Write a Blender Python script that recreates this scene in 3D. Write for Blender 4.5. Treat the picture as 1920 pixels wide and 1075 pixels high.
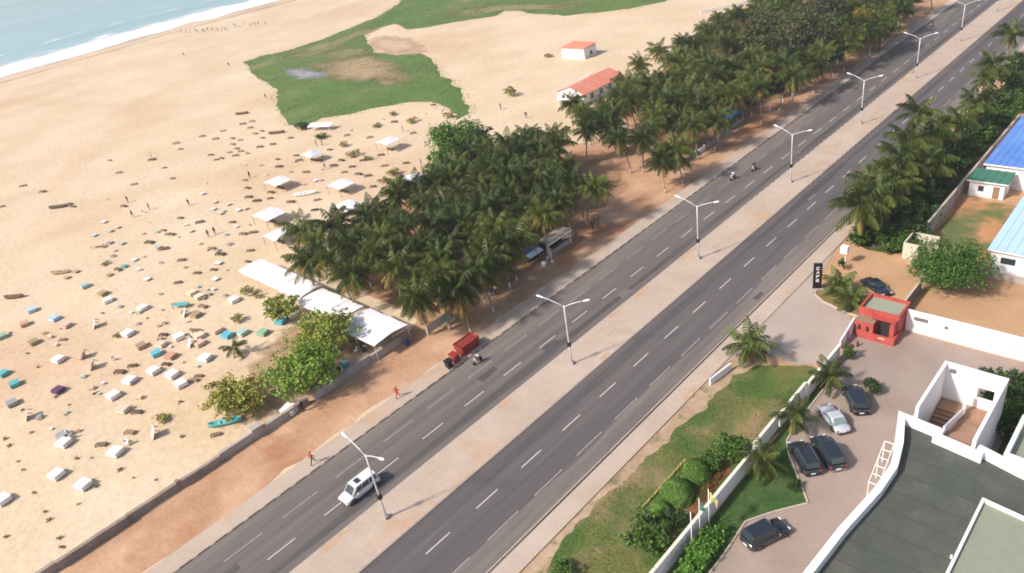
import bpy, bmesh, math, random
from mathutils import Vector, Matrix, Euler
R = math.radians
random.seed(7)
S = bpy.context.scene
COL = S.collection
for o in list(bpy.data.objects): bpy.data.objects.remove(o)

# ------------------------------------------------------------------ camera, sky, sun, exposure
CAM_H = 60.0
F_PX, PITCH, ROLL, YAW = 1398.05, 0.522274, -0.175109, 0.835013      # a drone looking down and left along the road
cy, sy, cp, sp = math.cos(YAW), math.sin(YAW), math.cos(PITCH), math.sin(PITCH)
fw = Vector((-sy*cp, cy*cp, -sp)); r0 = Vector((cy, sy, 0)); u0 = r0.cross(fw)
cr, sr = math.cos(ROLL), math.sin(ROLL)
cr_, cu_ = cr*r0 + sr*u0, -sr*r0 + cr*u0
cam = bpy.data.cameras.new('camera'); cam_o = bpy.data.objects.new('camera', cam); COL.objects.link(cam_o)
cam.sensor_width = 36; cam.lens = 36*F_PX/1920; cam.clip_start = 1; cam.clip_end = 6000
cam_o.matrix_world = Matrix(((cr_.x, cu_.x, -fw.x, 0), (cr_.y, cu_.y, -fw.y, 0), (cr_.z, cu_.z, -fw.z, CAM_H), (0, 0, 0, 1)))
S.camera = cam_o

SUN_EL = R(41); SHADOW_AZ = R(22)                                    # shadows run up the road and a little inland
w = bpy.data.worlds.new('World'); S.world = w; w.use_nodes = True
nt = w.node_tree; nt.nodes.clear()
sky = nt.nodes.new('ShaderNodeTexSky'); sky.sky_type = 'NISHITA'; sky.sun_disc = False
sky.sun_elevation = SUN_EL; sky.sun_rotation = SHADOW_AZ + math.pi; sky.altitude = 60; sky.dust_density = 3.0; sky.air_density = 1.2
bg = nt.nodes.new('ShaderNodeBackground'); bg.inputs[1].default_value = 0.135
ow = nt.nodes.new('ShaderNodeOutputWorld'); nt.links.new(sky.outputs[0], bg.inputs[0]); nt.links.new(bg.outputs[0], ow.inputs[0])
sun = bpy.data.lights.new('sun', 'SUN'); sun_o = bpy.data.objects.new('sun', sun); COL.objects.link(sun_o)
sun.energy = 4.4; sun.angle = R(5.0); sun.color = (1.0, 0.93, 0.84)
sdir = Vector((math.sin(SHADOW_AZ)*math.cos(SUN_EL), math.cos(SHADOW_AZ)*math.cos(SUN_EL), -math.sin(SUN_EL)))
sun_o.rotation_euler = sdir.to_track_quat('-Z', 'Y').to_euler(); sun_o.location = (-40, -80, 90)
vs = S.view_settings; vs.view_transform = 'Standard'; vs.look = 'None'; vs.exposure = 0.26; vs.gamma = 1.0; vs.use_curve_mapping = False
S.cycles.max_bounces = 5; S.cycles.diffuse_bounces = 3; S.cycles.transparent_max_bounces = 6
S.cycles.use_denoising = True; S.cycles.filter_width = 1.8

# ------------------------------------------------------------------ helpers
def G(x, y, z=0.0):
    """the place in the world, at height z, that is seen at this point of the picture"""
    a, b = (x-960)/F_PX, (y-537.5)/F_PX
    d = fw + a*cr_ - b*cu_
    t = (CAM_H-z)/(-d.z)
    return Vector((d.x*t, d.y*t, z))

def s2l(c):
    return tuple(((v/255)/12.92 if v/255 <= .04045 else ((v/255+.055)/1.055)**2.4) for v in c)

MATS = {}
def mat(name, col, rough=.7, var=0.0, scale=1.0, col2=None, fac=(.4, .6), bump=0.0, bscale=8.0, metal=0.0, spec=.3, leaf=False, fine=0.0, fscale=6.0, detail=6, rand=0.0, stretch=None, coat=0.0, col3=None, scale3=.05, fac3=(.5,.7), rcol=None, trans=.28):
    """procedural material: base colour, a second colour spread by noise, fine speckle, bump, per-object and per-leaf variation"""
    if name in MATS: return MATS[name]
    m = bpy.data.materials.new(name); m.use_nodes = True; MATS[name] = m
    n = m.node_tree; N = n.nodes; L = n.links; N.clear()
    out = N.new('ShaderNodeOutputMaterial'); p = N.new('ShaderNodeBsdfPrincipled')
    p.inputs['Roughness'].default_value = rough; p.inputs['Metallic'].default_value = metal
    p.inputs['Specular IOR Level'].default_value = spec; p.inputs['Coat Weight'].default_value = coat
    tc = N.new('ShaderNodeTexCoord'); vec = tc.outputs['Object']
    if stretch:
        mp = N.new('ShaderNodeMapping'); mp.inputs['Scale'].default_value = stretch; L.new(vec, mp.inputs[0]); vec = mp.outputs[0]
    def noise(sc, det=detail, rgh=.6):
        t = N.new('ShaderNodeTexNoise'); t.inputs['Scale'].default_value = sc; t.inputs['Detail'].default_value = det; t.inputs['Roughness'].default_value = rgh
        L.new(vec, t.inputs['Vector']); return t.outputs['Fac']
    def ramp(src, a, b):
        r = N.new('ShaderNodeMapRange'); r.inputs['From Min'].default_value = a; r.inputs['From Max'].default_value = b; L.new(src, r.inputs[0]); return r.outputs[0]
    def mix(f, a, b, mode='MIX'):
        x = N.new('ShaderNodeMix'); x.data_type = 'RGBA'; x.blend_type = mode
        if hasattr(f, 'is_linked') or not isinstance(f, (int, float)): L.new(f, x.inputs['Factor'])
        else: x.inputs['Factor'].default_value = f
        for i, v in ((6, a), (7, b)):
            if isinstance(v, tuple): x.inputs[i].default_value = (*v[:3], 1)
            else: L.new(v, x.inputs[i])
        return x.outputs[2]
    cur = tuple(col)
    if col2: cur = mix(ramp(noise(scale), *fac), cur, tuple(col2))
    if col3: cur = mix(ramp(noise(scale3, 5, .55), *fac3), cur, tuple(col3))
    def scaled(src, lo, hi, cur):
        r = N.new('ShaderNodeMapRange'); r.inputs['To Min'].default_value = lo; r.inputs['To Max'].default_value = hi; L.new(src, r.inputs[0])
        return mix(1.0, cur, comb(r.outputs[0]), 'MULTIPLY')
    def comb(v):
        c = N.new('ShaderNodeCombineColor')
        for i in range(3): L.new(v, c.inputs[i])
        return c.outputs[0]
    if var: cur = scaled(ramp(noise(scale*2.3), .3, .7), 1-var, 1+var, cur)
    if fine: cur = scaled(ramp(noise(fscale, 3, .7), .3, .7), 1-fine, 1+fine, cur)
    if rcol:
        oi = N.new('ShaderNodeObjectInfo'); cur = mix(ramp(oi.outputs['Random'], .25, 1.0), cur, tuple(rcol))
    if rand:
        oi = N.new('ShaderNodeObjectInfo'); cur = scaled(oi.outputs['Random'], 1-rand, 1+rand, cur)
    if leaf:
        g = N.new('ShaderNodeNewGeometry'); cur = scaled(g.outputs['Random Per Island'], .5, 1.6, cur)
    if isinstance(cur, tuple): p.inputs['Base Color'].default_value = (*cur, 1)
    else: L.new(cur, p.inputs['Base Color'])
    if bump:
        b = N.new('ShaderNodeBump'); b.inputs['Strength'].default_value = bump; b.inputs['Distance'].default_value = .15
        L.new(noise(bscale, 4), b.inputs['Height']); L.new(b.outputs[0], p.inputs['Normal'])
    if leaf:
        t = N.new('ShaderNodeBsdfTranslucent'); mx = N.new('ShaderNodeMixShader'); mx.inputs[0].default_value = trans
        if isinstance(cur, tuple): t.inputs[0].default_value = (*cur, 1)
        else: L.new(mix(1.0, cur, (1.3, 1.4, .7), 'MULTIPLY'), t.inputs[0])
        L.new(p.outputs[0], mx.inputs[1]); L.new(t.outputs[0], mx.inputs[2]); L.new(mx.outputs[0], out.inputs[0])
    else: L.new(p.outputs[0], out.inputs[0])
    return m

class MB:
    """collects boxes, tubes and strips into one mesh"""
    def __init__(s): s.v = []; s.f = []; s.m = []
    def add(s, vs, fs, mi=0):
        o = len(s.v); s.v += [tuple(a) for a in vs]; s.f += [tuple(i+o for i in f) for f in fs]; s.m += [mi]*len(fs); return s
    def box(s, c, d, rz=0.0, mi=0, M=None):
        x, y, z = d[0]/2, d[1]/2, d[2]/2
        q = [(-x,-y,-z),(x,-y,-z),(x,y,-z),(-x,y,-z),(-x,-y,z),(x,-y,z),(x,y,z),(-x,y,z)]
        m = M if M is not None else Matrix.Rotation(rz, 3, 'Z'); c = Vector(c)
        return s.add([c + m @ Vector(a) for a in q], [(0,3,2,1),(4,5,6,7),(0,1,5,4),(1,2,6,5),(2,3,7,6),(3,0,4,7)], mi)
    def tube(s, pts, rad, n=8, mi=0, cap=True):
        pts = [Vector(p) for p in pts]; k = len(pts)
        rad = rad if hasattr(rad, '__len__') else [rad]*k
        vs = []; up = Vector((0, 0, 1))
        for i, p in enumerate(pts):
            t = (pts[min(i+1, k-1)] - pts[max(i-1, 0)]).normalized()
            a = t.cross(up if abs(t.z) < .95 else Vector((1, 0, 0))).normalized(); b = t.cross(a)
            for j in range(n):
                q = 2*math.pi*j/n; vs.append(p + (a*math.cos(q) + b*math.sin(q))*rad[i])
        fs = [(i*n+j, i*n+(j+1) % n, (i+1)*n+(j+1) % n, (i+1)*n+j) for i in range(k-1) for j in range(n)]
        if cap: fs += [tuple(range(n-1, -1, -1)), tuple((k-1)*n+j for j in range(n))]
        return s.add(vs, fs, mi)
    def lathe(s, prof, c=(0, 0, 0), n=12, mi=0, axis='Z'):
        c = Vector(c); vs = []; k = len(prof)
        for r, h in prof:
            for j in range(n):
                q = 2*math.pi*j/n; a, b = r*math.cos(q), r*math.sin(q)
                vs.append(c + (Vector((a, b, h)) if axis == 'Z' else Vector((a, h, b))))
        fs = [(i*n+j, i*n+(j+1) % n, (i+1)*n+(j+1) % n, (i+1)*n+j) for i in range(k-1) for j in range(n)]
        fs += [tuple(range(n-1, -1, -1)), tuple((k-1)*n+j for j in range(n))]
        return s.add(vs, fs, mi)
    def poly(s, pts, mi=0): return s.add(pts, [tuple(range(len(pts)))], mi)
    def prism(s, pts, z0, z1, mi=0):
        n = len(pts); vs = [(p[0], p[1], z0) for p in pts] + [(p[0], p[1], z1) for p in pts]
        return s.add(vs, [tuple(range(n-1, -1, -1)), tuple(range(n, 2*n))] + [(i, (i+1) % n, (i+1) % n+n, i+n) for i in range(n)], mi)
    def mesh(s, name, mats, smooth=False):
        me = bpy.data.meshes.new(name); me.from_pydata(s.v, [], s.f)
        for m in (mats if isinstance(mats, (list, tuple)) else [mats]): me.materials.append(m)
        if len(me.materials) > 1: me.polygons.foreach_set('material_index', s.m)
        if smooth: me.polygons.foreach_set('use_smooth', [True]*len(me.polygons))
        me.validate(); me.update(); return me
    def build(s, name, mats, parent=None, smooth=False, loc=None):
        return obj(name, s.mesh(name, mats, smooth), parent, loc)

def obj(name, me, parent=None, loc=None, rot=None, scale=None):
    o = bpy.data.objects.new(name, me); COL.objects.link(o)
    if parent is not None: o.parent = parent
    if loc is not None: o.location = loc
    if rot is not None: o.rotation_euler = rot
    if scale is not None: o.scale = (scale,)*3 if isinstance(scale, (int, float)) else scale
    return o
def tag(o, label, cat, group=None):
    o['label'] = label; o['category'] = cat
    if group: o['group'] = group
    return o
def thing(name, label, cat, loc=(0, 0, 0), rz=0.0, group=None, scale=1.0):
    o = bpy.data.objects.new(name, None); COL.objects.link(o); o.empty_display_size = .3
    o.location = loc; o.rotation_euler = (0, 0, rz); o.scale = (scale,)*3
    return tag(o, label, cat, group)
def struct(o, kind='structure'): o['kind'] = kind; return o
ONES = 'zeroth first second third fourth fifth sixth seventh eighth ninth tenth eleventh twelfth thirteenth fourteenth fifteenth sixteenth seventeenth eighteenth nineteenth'.split()
TENS = {2: 'twenty', 3: 'thirty', 4: 'forty', 5: 'fifty', 6: 'sixty', 7: 'seventy', 8: 'eighty', 9: 'ninety'}
TIE = {2: 'twentieth', 3: 'thirtieth', 4: 'fortieth', 5: 'fiftieth', 6: 'sixtieth', 7: 'seventieth', 8: 'eightieth', 9: 'ninetieth'}
def nth(i): return ONES[i] if i < 20 else (TIE[i//10] if i % 10 == 0 else TENS[i//10] + '-' + ONES[i % 10])
rnd = random.Random(11)
U = rnd.uniform
def vnoise(x, y, seed=0):
    def h(i, j): return (math.sin(i*127.1 + j*311.7 + seed*74.7)*43758.5453) % 1.0
    i, j = math.floor(x), math.floor(y); a, b = x-i, y-j; a = a*a*(3-2*a); b = b*b*(3-2*b)
    return (h(i, j)*(1-a)+h(i+1, j)*a)*(1-b) + (h(i, j+1)*(1-a)+h(i+1, j+1)*a)*b
def ragged(pts, step=1.5, amp=.5, seed=1):
    out = []; n = len(pts)
    for i in range(n):
        a, b = Vector(pts[i][:2]), Vector(pts[(i+1) % n][:2]); L = (b-a).length; k = max(1, int(L/step)); d = (b-a); q = Vector((-d.y, d.x)).normalized() if L > 0 else Vector((0, 0))
        for j in range(k):
            p = a + d*(j/k); e = (vnoise(p.x/3/step, p.y/3/step, seed)-.5)*2.2 + (vnoise(p.x/step, p.y/step, seed+3)-.5)
            out.append(p + q*e*amp)
    return out
def sheet(name, pts, z, m, step=None, amp=.5, seed=1, kind='structure', skirt=0.0):
    if step: pts = ragged(pts, step, amp, seed)
    a = sum(pts[i][0]*pts[(i+1) % len(pts)][1] - pts[(i+1) % len(pts)][0]*pts[i][1] for i in range(len(pts)))
    if a < 0: pts = pts[::-1]
    b = MB()
    if skirt: b.prism(pts, z-skirt, z)
    else: b.poly([(p[0], p[1], z) for p in pts])
    o = b.build(name, m); o['kind'] = kind; return o
def soft_mat(name, col, col2, rough=.95, nscale=.5):
    m = mat(name, col, rough, .10, .3, col2, (.4, .62), fine=.1, fscale=1.2); N = m.node_tree.nodes; L = m.node_tree.links
    if any(n.type == 'ATTRIBUTE' for n in N): return m
    p = next(n for n in N if n.type == 'BSDF_PRINCIPLED'); tc = next(n for n in N if n.type == 'TEX_COORD')
    t = N.new('ShaderNodeTexNoise'); t.inputs['Scale'].default_value = nscale; t.inputs['Detail'].default_value = 8; L.new(tc.outputs['Object'], t.inputs[0])
    at = N.new('ShaderNodeAttribute'); at.attribute_name = 'cover'; a = N.new('ShaderNodeMath'); a.operation = 'ADD'; L.new(t.outputs[0], a.inputs[0]); L.new(at.outputs['Fac'], a.inputs[1])
    rg = N.new('ShaderNodeMapRange'); rg.inputs['From Min'].default_value = .74; rg.inputs['From Max'].default_value = 1.26; L.new(a.outputs[0], rg.inputs[0]); L.new(rg.outputs[0], p.inputs['Alpha']); return m
def soft_sheet(name, pts, z, m):
    """a patch of ground cover that thins out towards its edge"""
    pts = ragged(pts, 2.0, .6, 3); n = len(pts); c = Vector((sum(p[0] for p in pts)/n, sum(p[1] for p in pts)/n)); b = MB(); cov = []
    for f, cv in ((.02, .8), (.45, .75), (.75, .55), (1.0, .30), (1.22, 0.0)):
        for p in pts: e = c + (Vector(p[:2])-c)*f; b.v.append((e.x, e.y, z)); cov.append(cv)
    for k in range(4):
        for j in range(n): b.f.append((k*n+j, k*n+(j+1) % n, (k+1)*n+(j+1) % n, (k+1)*n+j)); b.m.append(0)
    b.f.append(tuple(range(n))); b.m.append(0)
    me = b.mesh(name, m); at = me.attributes.new('cover', 'FLOAT', 'POINT'); at.data.foreach_set('value', cov); return struct(obj(name, me))
def inside(p, poly):
    c = False; n = len(poly)
    for i in range(n):
        a, b = poly[i], poly[(i+1) % n]
        if (a[1] > p[1]) != (b[1] > p[1]) and p[0] < (b[0]-a[0])*(p[1]-a[1])/(b[1]-a[1]) + a[0]: c = not c
    return c
def scatter(poly, gap, n, seed):
    q = random.Random(seed); xs = [p[0] for p in poly]; ys = [p[1] for p in poly]; out = []
    for _ in range(n*30):
        p = (q.uniform(min(xs), max(xs)), q.uniform(min(ys), max(ys)))
        if inside(p, poly) and all((p[0]-a[0])**2+(p[1]-a[1])**2 > gap*gap for a in out): out.append(p)
        if len(out) >= n: break
    return out

# ------------------------------------------------------------------ materials
M_SAND = mat('sand', (.56, .425, .278), .95, .06, .03, (.62, .49, .355), (.35, .65), bump=.8, bscale=.7, spec=.1, fine=.10, fscale=.9, col3=(.53,.36,.235), scale3=.018, fac3=(.52,.7))
M_WET = mat('wet_sand', (.52, .37, .26), .55, .04, .02, (.58, .44, .33))
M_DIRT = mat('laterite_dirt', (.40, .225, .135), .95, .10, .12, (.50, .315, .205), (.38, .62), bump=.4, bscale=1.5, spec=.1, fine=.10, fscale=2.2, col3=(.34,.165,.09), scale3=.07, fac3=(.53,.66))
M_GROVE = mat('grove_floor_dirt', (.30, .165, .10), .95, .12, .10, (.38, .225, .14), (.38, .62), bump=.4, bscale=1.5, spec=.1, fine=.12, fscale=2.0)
M_YARD = mat('yard_sand', (.46, .285, .165), .95, .10, .08, (.40, .235, .13), (.4, .65), bump=.3, bscale=1.0, spec=.1, fine=.06, fscale=2.0)
M_ASPH = mat('asphalt', (.110, .095, .092), .85, .07, .42, (.145, .124, .117), (.35, .65), bump=.15, bscale=14, fine=.08, fscale=5, stretch=(1, .025, 1), col3=(.165,.14,.13), scale3=.9, fac3=(.5,.75))
M_ASPH2 = mat('asphalt_newer', (.092, .080, .082), .85, .07, .42, (.12, .104, .102), (.35, .65), bump=.15, bscale=14, fine=.08, fscale=5, stretch=(1, .025, 1), col3=(.14,.12,.114), scale3=.9, fac3=(.5,.75))
M_DUST = mat('dusty_asphalt', (.185, .155, .138), .9, .08, .5, (.13, .112, .104), (.4, .65), fine=.1, fscale=5, stretch=(1, .06, 1))
M_SEAL = mat('sealed_asphalt', (.074, .065, .066), .8, .08, .6, (.10, .088, .087), (.4, .65), fine=.08, fscale=5, stretch=(1, .04, 1))
M_PAVE = mat('paving_concrete', (.41, .322, .26), .9, .06, .10, (.455, .365, .30), (.35, .65), bump=.2, bscale=6, fine=.06, fscale=3.0, col3=(.44,.30,.21), scale3=.12, fac3=(.55,.75))
M_PAVE2 = mat('median_paving', (.415, .322, .258), .9, .06, .12, (.465, .365, .30), (.35, .65), bump=.2, bscale=6, fine=.07, fscale=3.0, col3=(.45,.30,.20), scale3=.16, fac3=(.56,.72))
M_COURT = mat('courtyard_paving', (.285, .22, .185), .9, .05, .10, (.33, .26, .22), (.35, .65), bump=.2, bscale=6, fine=.06, fscale=3.0, col3=(.27,.20,.165), scale3=.16, fac3=(.52,.72))
M_APRON = mat('apron_paving', (.40, .325, .285), .9, .05, .10, (.36, .285, .24), (.35, .65), bump=.2, bscale=6, fine=.06, fscale=3.0)
M_KERB = mat('kerb_pale', (.48, .40, .33), .9, .1, .8)
M_KERBD = mat('kerb_dark', (.20, .16, .14), .9, .1, .8)
M_LINE = mat('road_paint', (.54, .50, .48), .7, .12, 1.2, (.40, .36, .35), (.5, .75))
M_LINEF = mat('road_paint_worn', (.36, .325, .31), .7, .12, 1.2, (.20, .175, .17), (.42, .7))
M_LAWN = mat('lawn_grass', (.072, .118, .030), .95, .15, .14, (.28, .19, .105), (.45, .66), bump=.6, bscale=3, spec=.1, fine=.18, fscale=2.6, col3=(.135,.135,.048), scale3=.2, fac3=(.47,.62))
M_LAWN2 = mat('inner_lawn_grass', (.040, .085, .026), .95, .15, .3, (.075, .115, .038), (.4, .65), bump=.6, bscale=3, spec=.1, fine=.18, fscale=2.6)  # deep green, darkened further to hold the inner lawn's shadow
M_MARSH = mat('marsh_grass', (.088, .155, .040), .95, .14, .03, (.13, .175, .055), (.4, .62), bump=.6, bscale=1.2, spec=.1, fine=.14, fscale=.8, stretch=(1, .5, 1), col3=(.27,.21,.10), scale3=.03, fac3=(.60,.70))
M_TUFT = mat('grass_blades', (.10, .165, .035), .9, leaf=True, spec=.1)
M_SEA = mat('sea_water', (.25, .42, .47), .22, .06, .006, (.33, .50, .54), (.35, .65), bump=.5, bscale=.25, spec=.5, stretch=(1, .3, 1))
M_POND = mat('pond_water', (.30, .28, .27), .15, .05, .05, spec=.5)
M_WHITE = mat('white_paint', (.80, .77, .77), .6, .03, .4, fine=.03, fscale=1.5)
M_WALLW = mat('white_wall_paint', (.78, .75, .76), .7, .04, .3, (.66, .62, .60), (.62, .8), fine=.03, fscale=1.2)
M_CONC = mat('weathered_concrete', (.30, .245, .21), .9, .12, .3, (.22, .17, .14), (.4, .65), bump=.3, bscale=5, fine=.1, fscale=2)
M_CONC2 = mat('pale_concrete', (.42, .37, .34), .9, .1, .3, (.33, .28, .25), (.4, .65), bump=.3, bscale=5)
M_TARP = mat('white_tarpaulin', (.80, .77, .80), .6, .05, .25, bump=.3, bscale=1.2)
M_TARPB = mat('pale_blue_tarpaulin', (.62, .66, .80), .6, .05, .3, bump=.3, bscale=1.2)
M_TAN = mat('tan_tarpaulin', (.42, .35, .24), .8, .1, .3, bump=.3, bscale=1.2)
M_WOOD = mat('grey_wood', (.24, .16, .10), .85, .15, 1.0, rand=.3)
M_WOODD = mat('dark_wood', (.13, .085, .055), .85, .15, 1.0, rand=.3)
M_BARK = mat('palm_bark', (.23, .18, .13), .9, .2, 1.5, stretch=(1, 1, 4))
M_LIME = mat('whitewashed_bark', (.62, .58, .54), .9, .12, 1.5)
M_FROND = mat('palm_frond', (.060, .088, .018), .5, leaf=True, rand=.3, rcol=(.098, .120, .024), trans=.36, spec=.35)
M_FRONDY = mat('old_palm_frond', (.25, .19, .06), .7, leaf=True, rand=.2, spec=.2)
M_LEAF = mat('broad_leaf_green', (.075, .15, .022), .55, leaf=True, rand=.12, spec=.3)
M_LEAFT = mat('mango_leaf', (.062, .135, .028), .6, leaf=True, spec=.2)
M_ALM = mat('almond_leaf', (.185, .25, .04), .55, leaf=True, rand=.1, spec=.3)
M_LEAFD = mat('dark_leaf', (.038, .066, .022), .55, leaf=True, rand=.2, spec=.3)
M_LEAFY = mat('yellow_leaf', (.36, .32, .075), .6, leaf=True, rand=.15, spec=.2)
M_LEAFO = mat('olive_leaf', (.105, .10, .05), .6, leaf=True, rand=.15, spec=.2)
M_LEAFB = mat('bright_leaf', (.10, .23, .03), .5, leaf=True, rand=.12, spec=.3)
M_FLAME = mat('orange_blossom', (.36, .15, .04), .6, leaf=True, rand=.1, spec=.2)
M_TRUNK = mat('tree_bark', (.16, .12, .085), .9, .2, 2.0)
M_STEEL = mat('galvanised_steel', (.62, .60, .62), .45, .05, 2.0, metal=.2)
M_LAMP = mat('lamp_head_grey', (.74, .78, .84), .4)
M_BLACK = mat('black_plastic', (.02, .02, .022), .5)
M_GLASS = mat('car_glass', (.03, .045, .05), .08, spec=.6)
M_GLASSL = mat('pale_car_glass', (.16, .24, .24), .08, spec=.6)
M_TYRE = mat('tyre_rubber', (.02, .02, .02), .8)
M_RIM = mat('alloy_rim', (.5, .5, .5), .35, metal=.7)
M_CARB = mat('black_car_paint', (.018, .022, .032), .25, spec=.5, coat=.6)
M_CARS = mat('silver_car_paint', (.58, .58, .62), .3, metal=.3, coat=.4)
M_CARW = mat('white_car_paint', (.70, .69, .72), .3, coat=.4)
M_HEADL = mat('headlamp_glass', (.75, .75, .75), .15)
M_TAIL = mat('tail_lamp_red', (.30, .05, .045), .2)
M_CHROME = mat('chrome', (.7, .7, .7), .15, metal=.9)
M_RED = mat('red_wall_paint', (.45, .085, .07), .7, .08, .5, (.38, .065, .055))
M_REDST = mat('red_steel_paint', (.28, .04, .03), .6, .12, .8, (.25, .03, .025))
M_GROOF = mat('green_grey_roof', (.27, .29, .22), .85, .06, .4, fine=.05, fscale=3)
M_DROOF = mat('dark_roof_felt', (.072, .082, .068), .85, .12, .22, (.10, .098, .082), (.42, .68), col3=(.125,.115,.10), scale3=.5, fac3=(.6,.75), bump=.1, bscale=4, fine=.05, fscale=3)
M_SROOF = mat('sage_roof_felt', (.24, .26, .195), .85, .05, .4, fine=.04, fscale=3)
M_PINK = mat('salmon_roof_sheet', (.66, .22, .14), .6, .10, .3, (.62, .30, .22), (.45, .7))
M_PINKL = mat('pale_pink_roof_sheet', (.72, .42, .36), .6, .08, .3)
M_BLUE = mat('blue_roof_sheet', (.10, .22, .58), .6, .10, .2, (.15, .30, .62), (.4,.7))
M_LBLUE = mat('pale_blue_roof_sheet', (.42, .58, .82), .55, .05, .2)
M_GREENR = mat('green_roof_sheet', (.055, .17, .12), .6, .08, .4)
M_STAIR = mat('terracotta_floor', (.33, .20, .14), .8, .08, .8, (.27, .155, .105))
M_DARK = mat('dark_opening', (.03, .026, .024), .8)
M_SKINP = mat('skin', (.10, .055, .035), .6)
M_HAIR = mat('black_hair', (.012, .011, .011), .7)

# ------------------------------------------------------------------ setting: sand, sea, dirt, road
XL, XLK, XML, XMR, XRK, XRP = -72.0, -69.2, -58.6, -52.4, -41.8, -39.1
Y0, Y1 = -60.0, 900.0
b = MB()
xs = [-900, -520, -500, -480, -455, -430]
zs = [-9, -1.6, -.75, -.32, 0, 0]
n = 60
for i, (x, z) in enumerate(zip(xs, zs)):
    for j in range(n+1):
        y = -400 + j*2200/n; b.v.append((x + (0 if i in (0, 5) else (vnoise(y/45, 3)-.5)*10), y, z))
for i in range(5):
    for j in range(n): b.f.append((i*(n+1)+j, (i+1)*(n+1)+j, (i+1)*(n+1)+j+1, i*(n+1)+j+1)); b.m.append(0)
b.add([(-430, -400, 0), (1500, -400, 0), (1500, 1800, 0), (-430, 1800, 0)], [(0, 1, 2, 3)])
struct(b.build('sand', M_SAND))

# sea: rippled sheet with low swells, and surf washing up the beach
b = MB(); nx, ny = 60, 150
for i in range(nx+1):
    for j in range(ny+1):
        x = -466 - (i/nx)**1.6*1400; y = -100 + j*1000/ny
        z = -.42 + (.10*math.sin(x*.21 + 2*vnoise(y/40, x/60)) + .12*vnoise(x/9, y/28))*min(1, max(0, (-474-x)/25))
        b.v.append((x, y, z))
for i in range(nx):
    for j in range(ny): b.f.append((i*(ny+1)+j, i*(ny+1)+j+1, (i+1)*(ny+1)+j+1, (i+1)*(ny+1)+j)); b.m.append(0)
struct(b.build('sea', M_SEA, smooth=True))
def foam_mat():
    m = bpy.data.materials.new('surf_foam'); m.use_nodes = True; N = m.node_tree.nodes; L = m.node_tree.links
    p = N['Principled BSDF']; p.inputs['Base Color'].default_value = (.80, .79, .84, 1); p.inputs['Roughness'].default_value = .8
    tc = N.new('ShaderNodeTexCoord'); mp = N.new('ShaderNodeMapping'); mp.inputs['Scale'].default_value = (1, .35, 1); L.new(tc.outputs['Object'], mp.inputs[0])
    t = N.new('ShaderNodeTexNoise'); t.inputs['Scale'].default_value = .16; t.inputs['Detail'].default_value = 8; L.new(mp.outputs[0], t.inputs[0])
    at = N.new('ShaderNodeAttribute'); at.attribute_name = 'cover'
    a = N.new('ShaderNodeMath'); a.operation = 'ADD'; L.new(t.outputs[0], a.inputs[0]); L.new(at.outputs['Fac'], a.inputs[1])
    r = N.new('ShaderNodeMapRange'); r.inputs['From Min'].default_value = .78; r.inputs['From Max'].default_value = 1.05; L.new(a.outputs[0], r.inputs[0]); L.new(r.outputs[0], p.inputs['Alpha'])
    return m
b = MB(); cov = []; prof = [(-458, 0), (-466, .42), (-474, .75), (-486, .72), (-498, .6), (-510, .4), (-522, .2), (-532, 0), (-552, 0), (-560, .30), (-566, .34), (-578, 0)]
ny = 220
for x, c in prof:
    for j in range(ny+1):
        y = -60 + j*560/ny; dx = (vnoise(y/45, 3)-.5)*10 + (vnoise(y/17, 9)-.5)*9
        xx = x+dx; b.v.append((xx, y, max(-.22, -.30 + max(0, (xx+490))*.011) + .02)); cov.append(c)
for i in range(len(prof)-1):
    for j in range(ny): b.f.append((i*(ny+1)+j, i*(ny+1)+j+1, (i+1)*(ny+1)+j+1, (i+1)*(ny+1)+j)); b.m.append(0)
me = b.mesh('surf_foam', foam_mat(), True); at = me.attributes.new('cover', 'FLOAT', 'POINT'); at.data.foreach_set('value', cov)
struct(obj('surf_foam', me), 'stuff')
b = MB(); cov = []
for x, c in ((-474, .9), (-462, .8), (-450, .45), (-440, 0)):
    for j in range(81): y = -60+j*7; b.v.append((x+(vnoise(y/45, 3)-.5)*10, y, max(-.28, -.02-max(0, -455-x)*.014)+.03)); cov.append(c)
for i in range(3):
    for j in range(80): b.f.append((i*81+j, (i+1)*81+j, (i+1)*81+j+1, i*81+j+1)); b.m.append(0)
me = b.mesh('wet_sand', soft_mat('wet_sand_film', (.47, .36, .29), (.50, .40, .33), .5, .05)); at = me.attributes.new('cover', 'FLOAT', 'POINT'); at.data.foreach_set('value', cov); struct(obj('wet_sand', me))

# green marsh flats on the beach, with a puddle
def PX(*pts): return [tuple(G(x, y).xy) for x, y in pts]
marsh = PX((458, 116), (490, 106), (545, 94), (600, 76), (640, 60), (700, 35), (745, 10), (765, -14), (1275, -14), (1245, 3), (1180, 17), (1100, 25), (1060, 29), (1000, 27), (955, 15), (930, 30), (850, 42), (790, 53), (765, 55), (740, 44), (700, 55), (678, 62), (690, 82), (705, 98), (745, 104), (790, 100), (806, 112), (825, 138), (852, 160), (870, 180), (880, 212), (858, 224), (835, 203), (810, 189), (760, 192), (660, 213), (600, 222), (570, 236), (545, 234), (525, 207), (516, 182), (522, 166), (506, 158), (478, 140))
sheet('marsh_grass', marsh, .03, M_MARSH, 2.0, .9, 3)
soft_sheet('dry_grass_flat', PX((690, 72), (720, 66), (770, 72), (800, 88), (796, 98), (750, 103), (712, 98), (694, 86)), .05, soft_mat('dry_grass_flat', (.46, .30, .20), (.54, .38, .27), nscale=.12))
soft_sheet('bare_marsh_soil', PX((575, 122), (630, 106), (690, 100), (750, 118), (775, 146), (735, 162), (690, 156), (625, 156)), .045, soft_mat('bare_marsh_soil', (.30, .20, .11), (.36, .27, .15), nscale=.10))
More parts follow.
